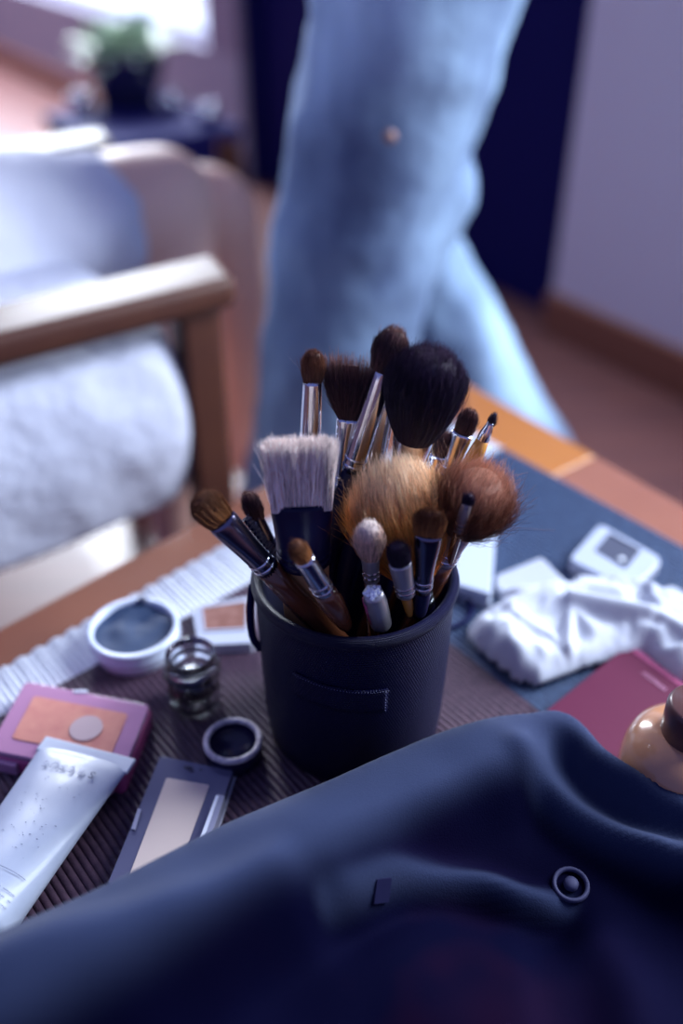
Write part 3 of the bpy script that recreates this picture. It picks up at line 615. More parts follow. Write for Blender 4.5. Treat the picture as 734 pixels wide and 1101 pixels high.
# white tube
def cream_tube():
    zt = .011
    a = P(47, 778, TZ + zt + .012); b = P(140, 806, TZ + zt + .012); e1 = P(-62, 1000, TZ + .028); e2 = P(-2, 1025, TZ + .02)
    end = (a + b) / 2; other = P(-38, 1000, TZ + .016); L = (end - other).length; w0 = (b - a).length / 2
    end.z = TZ + .0135; other.z = TZ + .0165
    y = (end - other).normalized(); x = (b - a); x.z = 0; x = (x - y * x.dot(y)).normalized(); z = x.cross(y).normalized()
    q = Matrix((x, y, z)).transposed().to_quaternion()
    rt = empty('cream_tube', other, 'worn white squeeze tube lying crimped end up on the pink compact', 'tube', None, q)
    # flat side radius grows away from crimp
    n = 40; v = []; f = []; ns = 26
    for k in range(ns):
        t = k / (ns - 1); yy = t * L
        rz = .0150 * (1 - t) ** .8 + .0008; rx = w0 * t + .0175 * (1 - t)
        if t > .92: rz = .0007
        if k == 0: rx *= .97
        for i in range(n):
            a_ = 2 * math.pi * i / n; dz = .0006 * noise.noise(Vector((math.cos(a_) * 2, yy * 60, 3))) if .1 < t < .92 else 0
            v.append((rx * math.cos(a_), yy, (rz + dz) * math.sin(a_)))
    for k in range(ns - 1):
        for i in range(n): f.append((k * n + i, (k + 1) * n + i, (k + 1) * n + (i + 1) % n, k * n + (i + 1) % n))
    f.append(tuple(range(n))); f.append(tuple((ns - 1) * n + i for i in range(n))[::-1])
    tw = mat('tube_white', (.42, .46, .58), .4, coat=.1, var=((.37, .41, .53), 60))
    mesh('tube_body', v, f, tw, rt)
    frombm('crimp', box_bm((0, L - .0035, 0), (w0 * 2 + .001, .009, .0018)), mat('crimp_white', (.56, .60, .70), .4), rt, bev=.0006)
    v, f = lathe([(0, 0), (.0155, 0), (.017, .002), (.017, .022), (.0165, .024)], 40)
    capo = mesh('tube_cap', v, f, tw, rt); capo.rotation_euler = (math.radians(90), 0, 0); capo.location = (0, .0015, 0); capo.scale = (1, .9, 1)
    ink = mat('faded_ink', (.10, .11, .20), .6); ink2 = mat('ghost_ink', (.38, .41, .54), .6)
    def top(xl, yy):
        t = yy / L; rz = .0150 * (1 - t) ** .8 + .0008; rx = w0 * t + .0175 * (1 - t); return rz * math.sqrt(max(0, 1 - (xl / rx) ** 2)) + .0004
    for ch, xo, m_, yo in (('S', -.0125, ink2, .019), ('U', -.0075, ink2, .0188), ('F', -.003, ink2, .0188), ('E', .0012, ink2, .019), ('R', .006, ink2, .0192), ('S', .0115, ink, .0188)):
        yy = L - yo + .002; zz = top(xo, yy) + .0006; sl = -math.atan2(top(xo, yy + .004) - top(xo, yy - .004), .008) * -1
        text('printed_letter', ch, .0058, m_, rt, Matrix.Translation((xo, yy, zz)) @ Matrix.Rotation(sl, 4, 'X') @ Matrix.Rotation(math.pi, 4, 'Z'))
    # frame line and small print low on the tube
    yy = L * .20
    for k in range(5):
        yl = L * (.05 + .030 * k); wd_ = .012
        v = []; f = []
        if k == 4: yl = L * .22
        m_ = 26
        for i in range(m_ + 1):
            xl = -.014 + .0295 * i / m_
            for s in (0, 1): v.append((xl, yl + s * .0003, top(xl, yl) + .0007))
        f = [(2 * i, 2 * i + 2, 2 * i + 3, 2 * i + 1) for i in range(m_) if k == 4 or (i * 7 + k) % 5]
        mesh('frame_line' if k == 4 else 'small_print', v, f, ink, rt, smooth=False)
    rr = random.Random(3); bm = bmesh.new()
    for i in range(46):
        xl = rr.uniform(-.012, .013); yl = rr.uniform(.25, .75) * L
        bmesh.ops.create_icosphere(bm, subdivisions=1, radius=rr.uniform(.00015, .0004), matrix=Matrix.Translation((xl, yl, top(xl, yl) + .0001)) @ Matrix.Diagonal((1.6, 1, .25, 1)))
    frombm('worn_specks', bm, ink2, rt)
cream_tube()
# ------------------------------------------------------------ right side of the mat
wp = mat('glossy_white', (.42, .46, .58), .22, coat=.4)
def soapbox(label, quad, hh, m, r=.004):
    q = quad_px(quad, TZ + hh); o = sum(q, Vector()) / 4; o.z = TZ; L_ = local(q, o); rt = empty('white_case', o, label, 'case')
    frombm('case_base', prism_bm(rounded(L_, r), 0, hh * .45), m, rt, bev=.001)
    frombm('case_lid', prism_bm(rounded(inset(L_, .0004), r), hh * .5, hh), m, rt, bev=.0015)
    frombm('seam', prism_bm(rounded(inset(L_, .0012), r), hh * .44, hh * .51), mat('seam_grey', (.2, .22, .34), .5), rt)
    return rt, L_
soapbox('glossy white rounded case standing half hidden behind the cup', [(487, 628), (493, 545), (535, 546), (529, 640)], .012, wp)
# black clip behind cup
ck = P(497, 660, TZ)
tag(tube('elastic_loop', spline([P(484, 645, TZ + .004), P(499, 641, TZ + .004), P(507, 655, TZ + .003), P(500, 668, TZ + .0025), P(484, 676, TZ + .0025)], 8), .0014, M['blackcloth']), 'thin black elastic loop lying behind the right side of the cup', 'elastic band')
# square sponge / folded pad
def pad(label, quad, hh, name='cotton_pad'):
    q = quad_px(quad, TZ + hh); o = sum(q, Vector()) / 4; o.z = TZ; L_ = rounded(local(q, o), .003)
    ob = frombm(name, prism_bm(L_, 0.0002, hh), mat('pad_white', (.38, .40, .48), .6, bump=(200, .3, .001)), None, bev=.0015, loc=o); return tag(ob, label, 'cosmetic pad')
pad('thin square frosted white pad behind the crumpled tissue', [(533, 634), (532, 618), (582, 598), (614, 630), (600, 650)], .006)
pad('pale pad corner sticking out behind the tissue at its far right side', [(694, 638), (722, 628), (760, 650), (735, 672)], .006)
# clear case with dark pan
hh = .010; q = quad_px([(610, 601), (645, 562), (713, 600), (677, 634)], TZ + hh); o = sum(q, Vector()) / 4; o.z = TZ; L_ = local(q, o)
rt = empty('clear_eyeshadow_case', o, 'square clear white case with a dark grey pan on the blue end of the mat', 'compact')
I = [at_px(a, b, TZ + hh, rt) for a, b in ((638, 592), (655, 572), (689, 591), (672, 612))]
frombm('case', prism_bm(rounded(L_, .005), 0, hh - .002), cl, rt, bev=.001)
frombm('case_rim', hole_bm(rounded(inset(L_, .0008), .005), rounded(I, .001), hh - .002, hh), mat('clear_white', (.42, .46, .58), .2, coat=.7), rt)
frombm('dark_pan', prism_bm(rounded(I, .001), hh - .0021, hh - .0010), mat('grey_powder', (.045, .05, .09), .6), rt)
bm = bmesh.new(); bmesh.ops.create_uvsphere(bm, u_segments=20, v_segments=10, radius=.0020, matrix=Matrix.Translation(at_px(668, 601, TZ + hh, rt) + Vector((0, 0, hh))) @ Matrix.Diagonal((1, 1, .35, 1)))
frombm('white_dot', bm, mat('dot_white', (.8, .84, .92), .3), rt, smooth=True)
# crumpled tissue
def crumple(name, label, poly, hmax, seed, sc=38, step=.0014, ridges=(), rough_=1.0):
    pts = [P(a, b, TZ + .004) for a, b in poly]; xs = [p.x for p in pts]; ys = [p.y for p in pts]; n = len(pts)
    x0, x1, y0, y1 = min(xs) - .002, max(xs) + .002, min(ys) - .002, max(ys) + .002
    nx = int((x1 - x0) / step); ny = int((y1 - y0) / step)
    gx, gy = np.meshgrid(np.linspace(x0, x1, nx), np.linspace(y0, y1, ny)); dist = np.full(gx.shape, 9.); ins = np.zeros(gx.shape, bool)
    for i in range(n):
        a, b = pts[i], pts[(i + 1) % n]; ex, ey = b.x - a.x, b.y - a.y; t = np.clip(((gx - a.x) * ex + (gy - a.y) * ey) / (ex * ex + ey * ey), 0, 1)
        dist = np.minimum(dist, np.hypot(gx - a.x - t * ex, gy - a.y - t * ey))
        cr = (a.y > gy) != (b.y > gy); ins ^= cr & (gx < (b.x - a.x) * (gy - a.y) / (b.y - a.y + 1e-12) + a.x)
    sd = np.where(ins, dist, -dist); hgt = np.zeros(gx.shape)
    for j in range(ny):
        for i in range(nx):
            if sd[j, i] < -.004: continue
            p = Vector((gx[j, i] * sc, gy[j, i] * sc, seed)); w_ = noise.noise_vector(p * .7) * .9; p2 = p + w_
            rdg = 1 - abs(noise.noise(p2)) * 2.0; r2 = 1 - abs(noise.noise(p2 * 2.3 + Vector((5, 3, 1)))) * 2
            low = noise.noise(Vector((gx[j, i] * 16, gy[j, i] * 16, seed + 4)))
            k = min(1, max(0, sd[j, i] + .001) / .011); k = math.sqrt(k * (2 - k))
            hgt[j, i] = k * hmax * (.62 + k * k * (.48 * low + rough_ * (.26 * rdg + .10 * r2))) + .0008
    for (a, b, h_, w_) in ridges:
        a = P(*a, TZ + h_); b = P(*b, TZ + h_); ex, ey = b.x - a.x, b.y - a.y; t = np.clip(((gx - a.x) * ex + (gy - a.y) * ey) / (ex * ex + ey * ey), 0, 1)
        d = np.hypot(gx - a.x - t * ex, gy - a.y - t * ey); hgt = np.where(ins, np.maximum(hgt, h_ * np.exp(-(d / w_) ** 2)), hgt)
    idx = -np.ones(gx.shape, int); v = []; f = []
    for j in range(ny):
        for i in range(nx):
            if sd[j, i] > -.0016: idx[j, i] = len(v); v.append((gx[j, i] - pts[0].x, gy[j, i] - pts[0].y, max(.0002, hgt[j, i])))
    for j in range(ny - 1):
        for i in range(nx - 1):
            c4 = (idx[j, i], idx[j, i + 1], idx[j + 1, i + 1], idx[j + 1, i])
            if min(c4) >= 0: f.append(tuple(int(k) for k in c4))
    ob = mesh(name, v, f, mat('tissue_paper', (.46, .48, .56), .85, bump=(300, .2, .0006)), None, loc=(pts[0].x, pts[0].y, TZ))
    s = ob.modifiers.new('s', 'SOLIDIFY'); s.thickness = .0004; s.offset = -1
    sm = ob.modifiers.new('sm', 'SMOOTH'); sm.factor = .5; sm.iterations = 5
    return tag(ob, label, 'tissue')
crumple('crumpled_tissue', 'crumpled white tissue lying between the cup and the burgundy booklet',
        [(503, 678), (512, 668), (540, 655), (536, 644), (560, 640), (606, 638), (614, 627), (650, 626), (690, 636), (734, 655), (800, 690), (790, 750), (725, 736), (690, 705), (650, 712), (618, 722), (580, 738), (552, 730), (528, 712), (508, 692)], .020, 3.3,
        ridges=[((540, 650), (600, 700), .016, .006), ((615, 634), (700, 650), .026, .010), ((615, 634), (612, 690), .020, .006), ((700, 650), (790, 700), .024, .010)])
# burgundy booklet
hh = .008; q = quad_px([(676, 692), (800, 785), (655, 900), (520, 814)], TZ + hh)
q = quad_px([(676, 692), (790, 776), (690, 880), (540, 800)], TZ + hh); q[3] = P(572, 776, TZ + hh) + (P(572, 776, TZ + hh) - q[0]) * .3; q[2] = q[3] + (q[1] - q[0])
o = sum(q, Vector()) / 4; o.z = TZ; L_ = local(q, o)
bk = empty('burgundy_booklet', o, 'closed burgundy booklet with small pale lettering near its spine', 'booklet')
bc = mat('burgundy_cover', (.095, .010, .038), .5, spec=.2, bump=(500, .2, .0004)); ul = (L_[1] - L_[0]).normalized(); vl = (L_[3] - L_[0]).normalized()
frombm('cover', prism_bm(rounded(L_, .0012), hh - .0012, hh), bc, bk, bev=.0004)
frombm('cover', prism_bm(rounded(L_, .0012), 0, .0012), bc, bk)
frombm('pages', prism_bm(inset(L_, .0012), .0012, hh - .0012), mat('page_edges', (.5, .45, .48), .8), bk)
frombm('spine', prism_bm([L_[0] - vl * .0006, L_[1] - vl * .0006, L_[1] + vl * .0042, L_[0] + vl * .0042], 0, hh + .0005), mat('spine_pink', (.28, .05, .13), .35), bk, bev=.0008)
zq = Vector((0, 0, 1)); xv = ul; yv = zq.cross(xv)
tm = Matrix((xv, yv, zq)).transposed().to_4x4(); tm.translation = at_px(703, 733, TZ + hh, bk) + Vector((0, 0, hh + .0003)) 
text('printed_word', 'ADDRESS', .0036, mat('pale_print', (.50, .22, .36), .5), bk, tm, spacing=1.05)
# foundation bottle
bc_ = P(741, 833, TZ)
fb_ = P(744, 790, TZ + .05); fb_.z = TZ
bot = empty('foundation_bottle', fb_, 'squat tan liquid foundation bottle with a dark brown cap', 'bottle')
v, f = lathe([(0, 0), (.024, 0), (.0265, .002), (.0275, .006), (.0278, .030), (.0270, .038), (.0245, .0445), (.0195, .0490), (.014, .0510), (.0115, .0516)], 64)
mesh('bottle_body', v, f, mat('tan_foundation', (.50, .24, .13), .2, coat=.8), bot)
v, f = lathe([(.0128, .050), (.0136, .0515), (.0138, .062), (.0138, .066), (.0130, .068), (.0118, .0688), (0, .0688)], 56)
mesh('bottle_cap', v, f, mat('brown_cap', (.09, .035, .035), .35, coat=.15), bot)
# ------------------------------------------------------------ jacket in the foreground
cont = [(-90, 1062, .070), (0, 1018, .070), (75, 984, .068), (150, 946, .066), (230, 906, .062), (300, 876, .058), (360, 849, .054), (420, 822, .050), (480, 799, .046), (535, 783, .044), (572, 778, .042), (606, 777, .042), (640, 812, .042), (690, 845, .042), (734, 868, .042), (830, 915, .042)]
C3 = spline([P(a, b, T + z) for a, b, z in cont], 6)
def seg_field(gx, gy, pts):
    best = np.full(gx.shape, 9.); sg = np.ones(gx.shape); hh = np.zeros(gx.shape); al = np.zeros(gx.shape); acc = 0
    for i in range(len(pts) - 1):
        a, b = pts[i], pts[i + 1]; ex, ey = b.x - a.x, b.y - a.y; l2 = ex * ex + ey * ey + 1e-12
        t = np.clip(((gx - a.x) * ex + (gy - a.y) * ey) / l2, 0, 1); d = np.hypot(gx - a.x - t * ex, gy - a.y - t * ey)
        cr = ex * (gy - a.y) - ey * (gx - a.x); m_ = d < best
        best = np.where(m_, d, best); sg = np.where(m_, np.sign(cr), sg); hh = np.where(m_, a.z + (b.z - a.z) * t, hh); al = np.where(m_, i + t, al)
    return best, sg, hh - T, al / (len(pts) - 1)
X0, X1, Y0, Y1, st = -.26, .30, .02, .46, .0022
nx = int((X1 - X0) / st); ny = int((Y1 - Y0) / st); gx, gy = np.meshgrid(np.linspace(X0, X1, nx), np.linspace(Y0, Y1, ny))
d, sg, hc, al = seg_field(gx, gy, C3); sd = np.where(sg < 0, d, -d)       # positive towards the camera
ridges_px = []
def sstep(a, b, x): t = np.clip((x - a) / (b - a), 0, 1); return t * t * (3 - 2 * t)
edge = .016
fall = np.sqrt(np.clip(1 - np.clip(-sd / edge, 0, 1) ** 2, 0, 1))
wid_ = .034 - .012 * al
inner = .36
hgt = np.where(sd < 0, hc * fall, hc * (1 - (1 - inner) * sstep(wid_ * .6, wid_ * 1.5, sd)))
def ridge(px, h_, w_, add=True):
    global hgt
    pts = spline([P(a, b, T + z) for a, b, z in px], 5); dd, s2, hz, a2 = seg_field(gx, gy, pts)
    ends = np.minimum(1, np.minimum(a2, 1 - a2) * 6 + .15)
    ridges_px.append((dd, h_)); g = np.exp(-(dd / w_) ** 2) * ends; hgt = np.where(sd > .004, hgt + h_ * g, hgt)
ridge([(545, 795, .044), (585, 822, .046), (620, 848, .046), (680, 878, .046), (745, 903, .046)], .010, .0055)
ridge([(560, 812, .040), (640, 870, .040), (745, 935, .040)], -.010, .010)
ridge([(590, 790, .04), (640, 838, .04), (700, 872, .04), (760, 890, .04)], -.020, .008)
ridge([(350, 950, .052), (385, 928, .055), (439, 902, .055), (521, 894, .055), (574, 911, .052), (622, 918, .050)], .021, .0044)
ridge([(330, 985, .045), (440, 925, .045), (560, 930, .045), (640, 960, .045)], -.010, .012)
ridge([(-60, 1110, .05), (120, 1040, .05), (260, 990, .05), (330, 950, .05)], .008, .010)
ridge([(640, 960, .04), (690, 1010, .05), (700, 1101, .05)], .008, .012)
nz = np.zeros(gx.shape); nz2 = np.zeros(gx.shape)
for j in range(ny):
    for i in range(nx):
        if sd[j, i] > -edge - .004:
            p = Vector((gx[j, i] * 13 + gy[j, i] * 6, gy[j, i] * 22, 1.7)); nz[j, i] = noise.noise(p); nz2[j, i] = noise.noise(Vector((gx[j, i] * 40, gy[j, i] * 40, 4))) 
hgt = hgt + (nz * .006 + nz2 * .0016) * np.clip(fall, 0, 1) * np.where(sd < 0, .3, 1)
for _ in range(9):
    hp = np.pad(hgt, 1, mode='edge'); hs_ = (hp[:-2, 1:-1] + hp[2:, 1:-1] + hp[1:-1, :-2] + hp[1:-1, 2:] + hp[1:-1, 1:-1] * 2) / 6; hgt = np.where(sd > -.004, hs_, hgt)
shade_zone = sstep(wid_ * .62, wid_ * 1.02, sd)                        # 1 = shade of the hollow inside, painted near-black
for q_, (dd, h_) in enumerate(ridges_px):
    if h_ > 0 and q_ in (0, 3): shade_zone = shade_zone * (sstep(.003, .0085, dd) if q_ == 0 else sstep(.0015, .0050, dd))  # lit ridges left out of the painted shade
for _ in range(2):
    zp = np.pad(shade_zone, 1, mode='edge'); shade_zone = (zp[:-2, 1:-1] + zp[2:, 1:-1] + zp[1:-1, :-2] + zp[1:-1, 2:] + zp[1:-1, 1:-1] * 2) / 6
bd = np.minimum(np.minimum(gx - X0, X1 - gx), gy - Y0); hgt *= np.sqrt(np.clip(bd / .02, 0, 1)); hgt = np.maximum(hgt, 0)
jk = empty('navy_jacket', (.05, .2, TZ), 'dark navy jacket heaped along the near edge of the table', 'jacket')
M['navy'] = mat('navy_fabric', (.003, .006, .034), .8, bump=(1500, .35, .0005), sheen=.16, spec=.06)
lin = [(330, 1120), (345, 1010), (400, 975), (430, 945), (500, 950), (560, 985), (620, 1050), (640, 1120)]
LP_ = [P(a, b, T + .035) for a, b in lin]
ins = np.zeros(gx.shape, bool)
for i in range(len(LP_)):
    a, b = LP_[i], LP_[(i + 1) % len(LP_)]; cr = (a.y > gy) != (b.y > gy); ins ^= cr & (gx < (b.x - a.x) * (gy - a.y) / (b.y - a.y + 1e-12) + a.x)
idx = -np.ones(gx.shape, int); v = []; zv = []
for j in range(ny):
    for i in range(nx):
        if sd[j, i] > -edge - .001: idx[j, i] = len(v); zv.append(float(shade_zone[j, i])); v.append((gx[j, i] - .05, gy[j, i] - .2, hgt[j, i] + (T - TZ) * 0 + .0002))
fa, fl_ = [], []
for j in range(ny - 1):
    for i in range(nx - 1):
        c4 = (idx[j, i], idx[j, i + 1], idx[j + 1, i + 1], idx[j + 1, i])
        if min(c4) >= 0: (fl_ if shade_zone[j, i] > .5 else fa).append(tuple(int(k) for k in c4))
def jmat():                                  # lit navy crest, inside shade painted near-black over a faint burgundy lining
    m = M['navy']; nt = m.node_tree; b = nt.nodes['Principled BSDF']
    a = nt.nodes.new('ShaderNodeAttribute'); a.attribute_name = 'shade_zone'; sp = nt.nodes.new('ShaderNodeSeparateColor'); nt.links.new(a.outputs['Color'], sp.inputs[0])
    tc = nt.nodes.new('ShaderNodeTexCoord'); n = nt.nodes.new('ShaderNodeTexNoise'); n.inputs['Scale'].default_value = 16; nt.links.new(tc.outputs['Object'], n.inputs['Vector'])
    rp = nt.nodes.new('ShaderNodeValToRGB'); rp.color_ramp.elements[0].position = .40; rp.color_ramp.elements[1].position = .70; nt.links.new(n.outputs[0], rp.inputs[0])
    ml = nt.nodes.new('ShaderNodeMath'); ml.operation = 'MULTIPLY'; nt.links.new(rp.outputs[0], ml.inputs[0]); nt.links.new(sp.outputs[1], ml.inputs[1])
    def mix(f, c1, c2):
        x = nt.nodes.new('ShaderNodeMix'); x.data_type = 'RGBA'; nt.links.new(f, x.inputs[0])
        for k, c in ((6, c1), (7, c2)):
            if isinstance(c, tuple): x.inputs[k].default_value = (*c, 1)
            else: nt.links.new(c, x.inputs[k])
        return x.outputs[2]
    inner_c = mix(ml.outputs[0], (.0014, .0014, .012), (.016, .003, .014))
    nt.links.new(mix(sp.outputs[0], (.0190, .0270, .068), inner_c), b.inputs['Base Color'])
    sh = nt.nodes.new('ShaderNodeMapRange'); sh.inputs['To Min'].default_value = .06; sh.inputs['To Max'].default_value = 0; nt.links.new(sp.outputs[0], sh.inputs[0]); nt.links.new(sh.outputs[0], b.inputs['Sheen Weight'])
    s2_ = nt.nodes.new('ShaderNodeMapRange'); s2_.inputs['To Min'].default_value = .10; s2_.inputs['To Max'].default_value = .02; nt.links.new(sp.outputs[0], s2_.inputs[0]); nt.links.new(s2_.outputs[0], b.inputs['Specular IOR Level'])
jmat()
cen_ = P(470, 1040, T + .03); red = np.exp(-(((gx - cen_.x) / .045) ** 2 + ((gy - cen_.y) / .032) ** 2))
rv = [float(red[j, i]) for j in range(ny) for i in range(nx) if idx[j, i] >= 0]
gyy, gxx = np.gradient(hgt, (Y1 - Y0) / (ny - 1), (X1 - X0) / (nx - 1)); nl_ = np.sqrt(gxx ** 2 + gyy ** 2 + 1)
nrm = [(-gxx[j, i] / nl_[j, i], -gyy[j, i] / nl_[j, i], 1 / nl_[j, i]) for j in range(ny) for i in range(nx) if idx[j, i] >= 0]
def jpart(name, faces_):
    used = sorted({k for q_ in faces_ for k in q_}); mp_ = {k: i for i, k in enumerate(used)}
    o = mesh(name, [v[k] for k in used], [tuple(mp_[k] for k in q_) for q_ in faces_], M['navy'], jk)
    o.data.normals_split_custom_set_from_vertices([nrm[k] for k in used])
    ca = o.data.color_attributes.new('shade_zone', 'FLOAT_COLOR', 'POINT'); ca.data.foreach_set('color', np.array([(zv[k], rv[k], 0, 1) for k in used], dtype=np.float32).ravel())
    return o
jpart('jacket_cloth', fa); jpart('shaded_inside', fl_)  # second part is the jacket inside, with shade painted into its colour
def jh(p):                                  # jacket height at a point
    i = int(round((p.x - X0) / (X1 - X0) * (nx - 1))); j = int(round((p.y - Y0) / (Y1 - Y0) * (ny - 1))); return float(hgt[j, i])
def jsurf(px, py):                          # where the pixel's ray meets the cloth
    z = T + .05
    for _ in range(12): p = P(px, py, z); z = TZ + jh(p)
    return P(px, py, z)
def jnormal(p, e=.006):
    return Vector((-(jh(p + Vector((e, 0, 0))) - jh(p - Vector((e, 0, 0)))) / (2 * e), -(jh(p + Vector((0, e, 0))) - jh(p - Vector((0, e, 0)))) / (2 * e), 1)).normalized()
bp_ = jsurf(613, 953); nq = jnormal(bp_).to_track_quat('Z', 'Y')
sn = mat('snap_metal', (.035, .035, .09), .7, .2)
bm = bmesh.new()
v, f = lathe([(.0058, 0), (.0060, .0010), (.0070, .0016), (.0076, .0010), (.0078, 0)], 40); o_ = mesh('snap_ring', v, f, sn, jk); o_.location = bp_ - jk.location + Vector((0, 0, .001)); o_.rotation_mode = 'QUATERNION'; o_.rotation_quaternion = nq
v, f = lathe([(.0030, 0), (.0030, .0018), (.0022, .0026), (.0010, .0030), (0, .0030)], 28); o_ = mesh('snap_stud', v, f, sn, jk); o_.location = bp_ - jk.location + Vector((0, 0, .001)); o_.rotation_mode = 'QUATERNION'; o_.rotation_quaternion = nq
tg = jsurf(410, 958); nq = jnormal(tg).to_track_quat('Z', 'Y')
o_ = frombm('cloth_tag', prism_bm(rounded([Vector((-.0055, -.003, 0)), Vector((.001, -.0065, 0)), Vector((.0055, .002, 0)), Vector((-.001, .0055, 0))], .0006), 0, .0008), mat('tag_grey', (.008, .008, .035), .8, spec=.1), jk); o_.location = tg - jk.location + Vector((0, 0, .0012)); o_.rotation_mode = 'QUATERNION'; o_.rotation_quaternion = nq
# ------------------------------------------------------------ people
def body(name, chains, m, parent, vox=.012, disp=None, loc=Vector((0, 0, 0))):
    """chains: lists of (point, radius) or (point, rx, ry); joined tapered limbs remeshed into one skin"""
    bm = bmesh.new()
    for ch in chains:
        for (p, r), (q, s) in zip(ch[:-1], ch[1:]):
            p, q = Vector(p) - loc, Vector(q) - loc; d = q - p; L = d.length
            if L < 1e-5: continue
            rot = d.to_track_quat('Z', 'Y').to_matrix().to_4x4()
            bmesh.ops.create_cone(bm, cap_ends=True, segments=20, radius1=r, radius2=s, depth=L, matrix=Matrix.Translation((p + q) / 2) @ rot)
        for p, r in ch: bmesh.ops.create_uvsphere(bm, u_segments=20, v_segments=12, radius=r, matrix=Matrix.Translation(Vector(p) - loc))
    me = bpy.data.meshes.new(name); bm.to_mesh(me); bm.free(); me.materials.append(m); o = link(bpy.data.objects.new(name, me), parent)
    rm = o.modifiers.new('remesh', 'REMESH'); rm.mode = 'VOXEL'; rm.voxel_size = vox; rm.use_smooth_shade = True
    sm = o.modifiers.new('smooth', 'SMOOTH'); sm.factor = .6; sm.iterations = 5
    if disp:
        tx = bpy.data.textures.new(name, 'CLOUDS'); tx.noise_scale = disp[0]; dm = o.modifiers.new('d', 'DISPLACE'); dm.texture = tx; dm.strength = disp[1]; dm.mid_level = .5
    return o
def hand(wrist, d, side):
    """five-finger hand hanging from the wrist along d"""
    d = Vector(d).normalized(); s = Vector(side).normalized(); o = []
    o.append([(wrist, .024), (wrist + d * .05, .03), (wrist + d * .085, .03)])
    for k, (off, ln) in enumerate(((-.028, .062), (-.010, .075), (.010, .070), (.027, .055))):
        b = wrist + d * .085 + s * off; c = Vector((0, -.3, 0)); o.append([(b, .0095), (b + (d + c * .3) * ln * .5, .0088), (b + (d + c) * ln, .0075)])
    b = wrist + d * .03 - s * .028; o.append([(b, .012), (b + (d - s * .7) * .035, .011), (b + (d - s * .35) * .065, .009)])
    return o
def head_chains(c, face):
    f = Vector(face).normalized(); z = Vector((0, 0, 1))
    s = f.cross(z)
    return [[(c + z * .03 - f * .01, .088), (c - z * .02 + f * .01, .076)], [(c - z * .07 + f * .03, .048), (c - z * .02 + f * .02, .06)], [(c + f * .075 - z * .0, .012), (c + f * .098 - z * .025, .014)],
            [(c + s * .078 - z * .005, .016), (c + s * .08 - z * .03, .013)], [(c - s * .078 - z * .005, .016), (c - s * .08 - z * .03, .013)], [(c + f * .07 - z * .055 - s * .018, .009), (c + f * .07 - z * .055 + s * .018, .009)], [(c - z * .05, .055), (c - z * .16, .055)]]
# walking person in jeans
hip1, hip2 = Vector((.115, .90, .90)), Vector((.150, 1.05, .90)); pel = (hip1 + hip2) / 2 + Vector((.0, .0, .04))
kn1 = Q(388, 232, .885); an1 = Q(344, 470, .98); an1 = kn1 + (an1 - kn1).normalized() * .42
kn2 = Q(415, 243, 1.06); an2 = Q(541, 450, 1.14); an2 = kn2 + (an2 - kn2).normalized() * .42
wk = empty('person', Vector((.0, .95, 0)), 'person walking past the table in faded blue jeans', 'person')
denim = mat('faded_denim', (.070, .100, .19), .8, spec=.2, var=((.38, .54, .74), 8, (1, 1, .5)), bump=(22, .35, .012))
def off(o, rt): o.matrix_parent_inverse = Matrix.Translation(-rt.location); return o
off(body('jeans', [[(pel + Vector((0, 0, .03)), .135), (hip1 + Vector((0, 0, -.03)), .094), (hip1.lerp(kn1, .5), .088), (kn1, .080), (kn1.lerp(an1, .35), .074), (an1, .068)],
                   [(pel + Vector((0, 0, .03)), .135), (hip2 + Vector((0, 0, -.03)), .102), (hip2.lerp(kn2, .5), .080), (kn2, .066), (kn2.lerp(an2, .35), .062), (an2, .054)],
                   [(kn1 + Vector((.035, .01, -.03)), .055), (kn1 + Vector((.05, .015, .02)), .058)], [(pel, .14), (pel + Vector((0, 0, .09)), .125)]], denim, wk, .011, (.07, .016)), wk)
for px, py, D in ((419, 147, .742),):
    bm = bmesh.new(); bmesh.ops.create_uvsphere(bm, u_segments=16, v_segments=8, radius=.0055); o_ = frombm('copper_rivet', bm, mat('copper', (.22, .13, .12), .6, .3), wk, smooth=True); o_.location = Q(px, py, D) - wk.location
walk = Vector((-.85, -.35, 0)).normalized(); sh_ = Vector((-walk.y, walk.x, 0)); ch = pel + Vector((-.02, 0, .38))
off(body('shirt', [[(pel + Vector((0, 0, .07)), .128), (pel + Vector((0, 0, .2)), .12), (ch, .13), (ch + Vector((0, 0, .08)), .09)],
                   [(ch + sh_ * .06 + Vector((0, 0, .05)), .08), (ch + sh_ * .17 + Vector((0, 0, .06)), .058), (ch + sh_ * .20 + walk * .05 - Vector((0, 0, .2)), .045), (ch + sh_ * .19 + walk * .17 - Vector((0, 0, .36)), .038)],
                   [(ch - sh_ * .06 + Vector((0, 0, .05)), .08), (ch - sh_ * .17 + Vector((0, 0, .06)), .058), (ch - sh_ * .20 - walk * .08 - Vector((0, 0, .2)), .045), (ch - sh_ * .19 - walk * .10 - Vector((0, 0, .40)), .038)]], mat('dark_shirt', (.015, .016, .06), .8), wk, .012, (.08, .008)), wk)
hd = ch + Vector((0, 0, .30)) + walk * .01
toes = lambda a, d: [(a + Vector((0, 0, .02)), .042), (Vector((a.x, a.y, .05)), .042), (Vector((a.x, a.y, .04)) + d * .08, .038), (Vector((a.x, a.y, .03)) + d * .16, .03)]
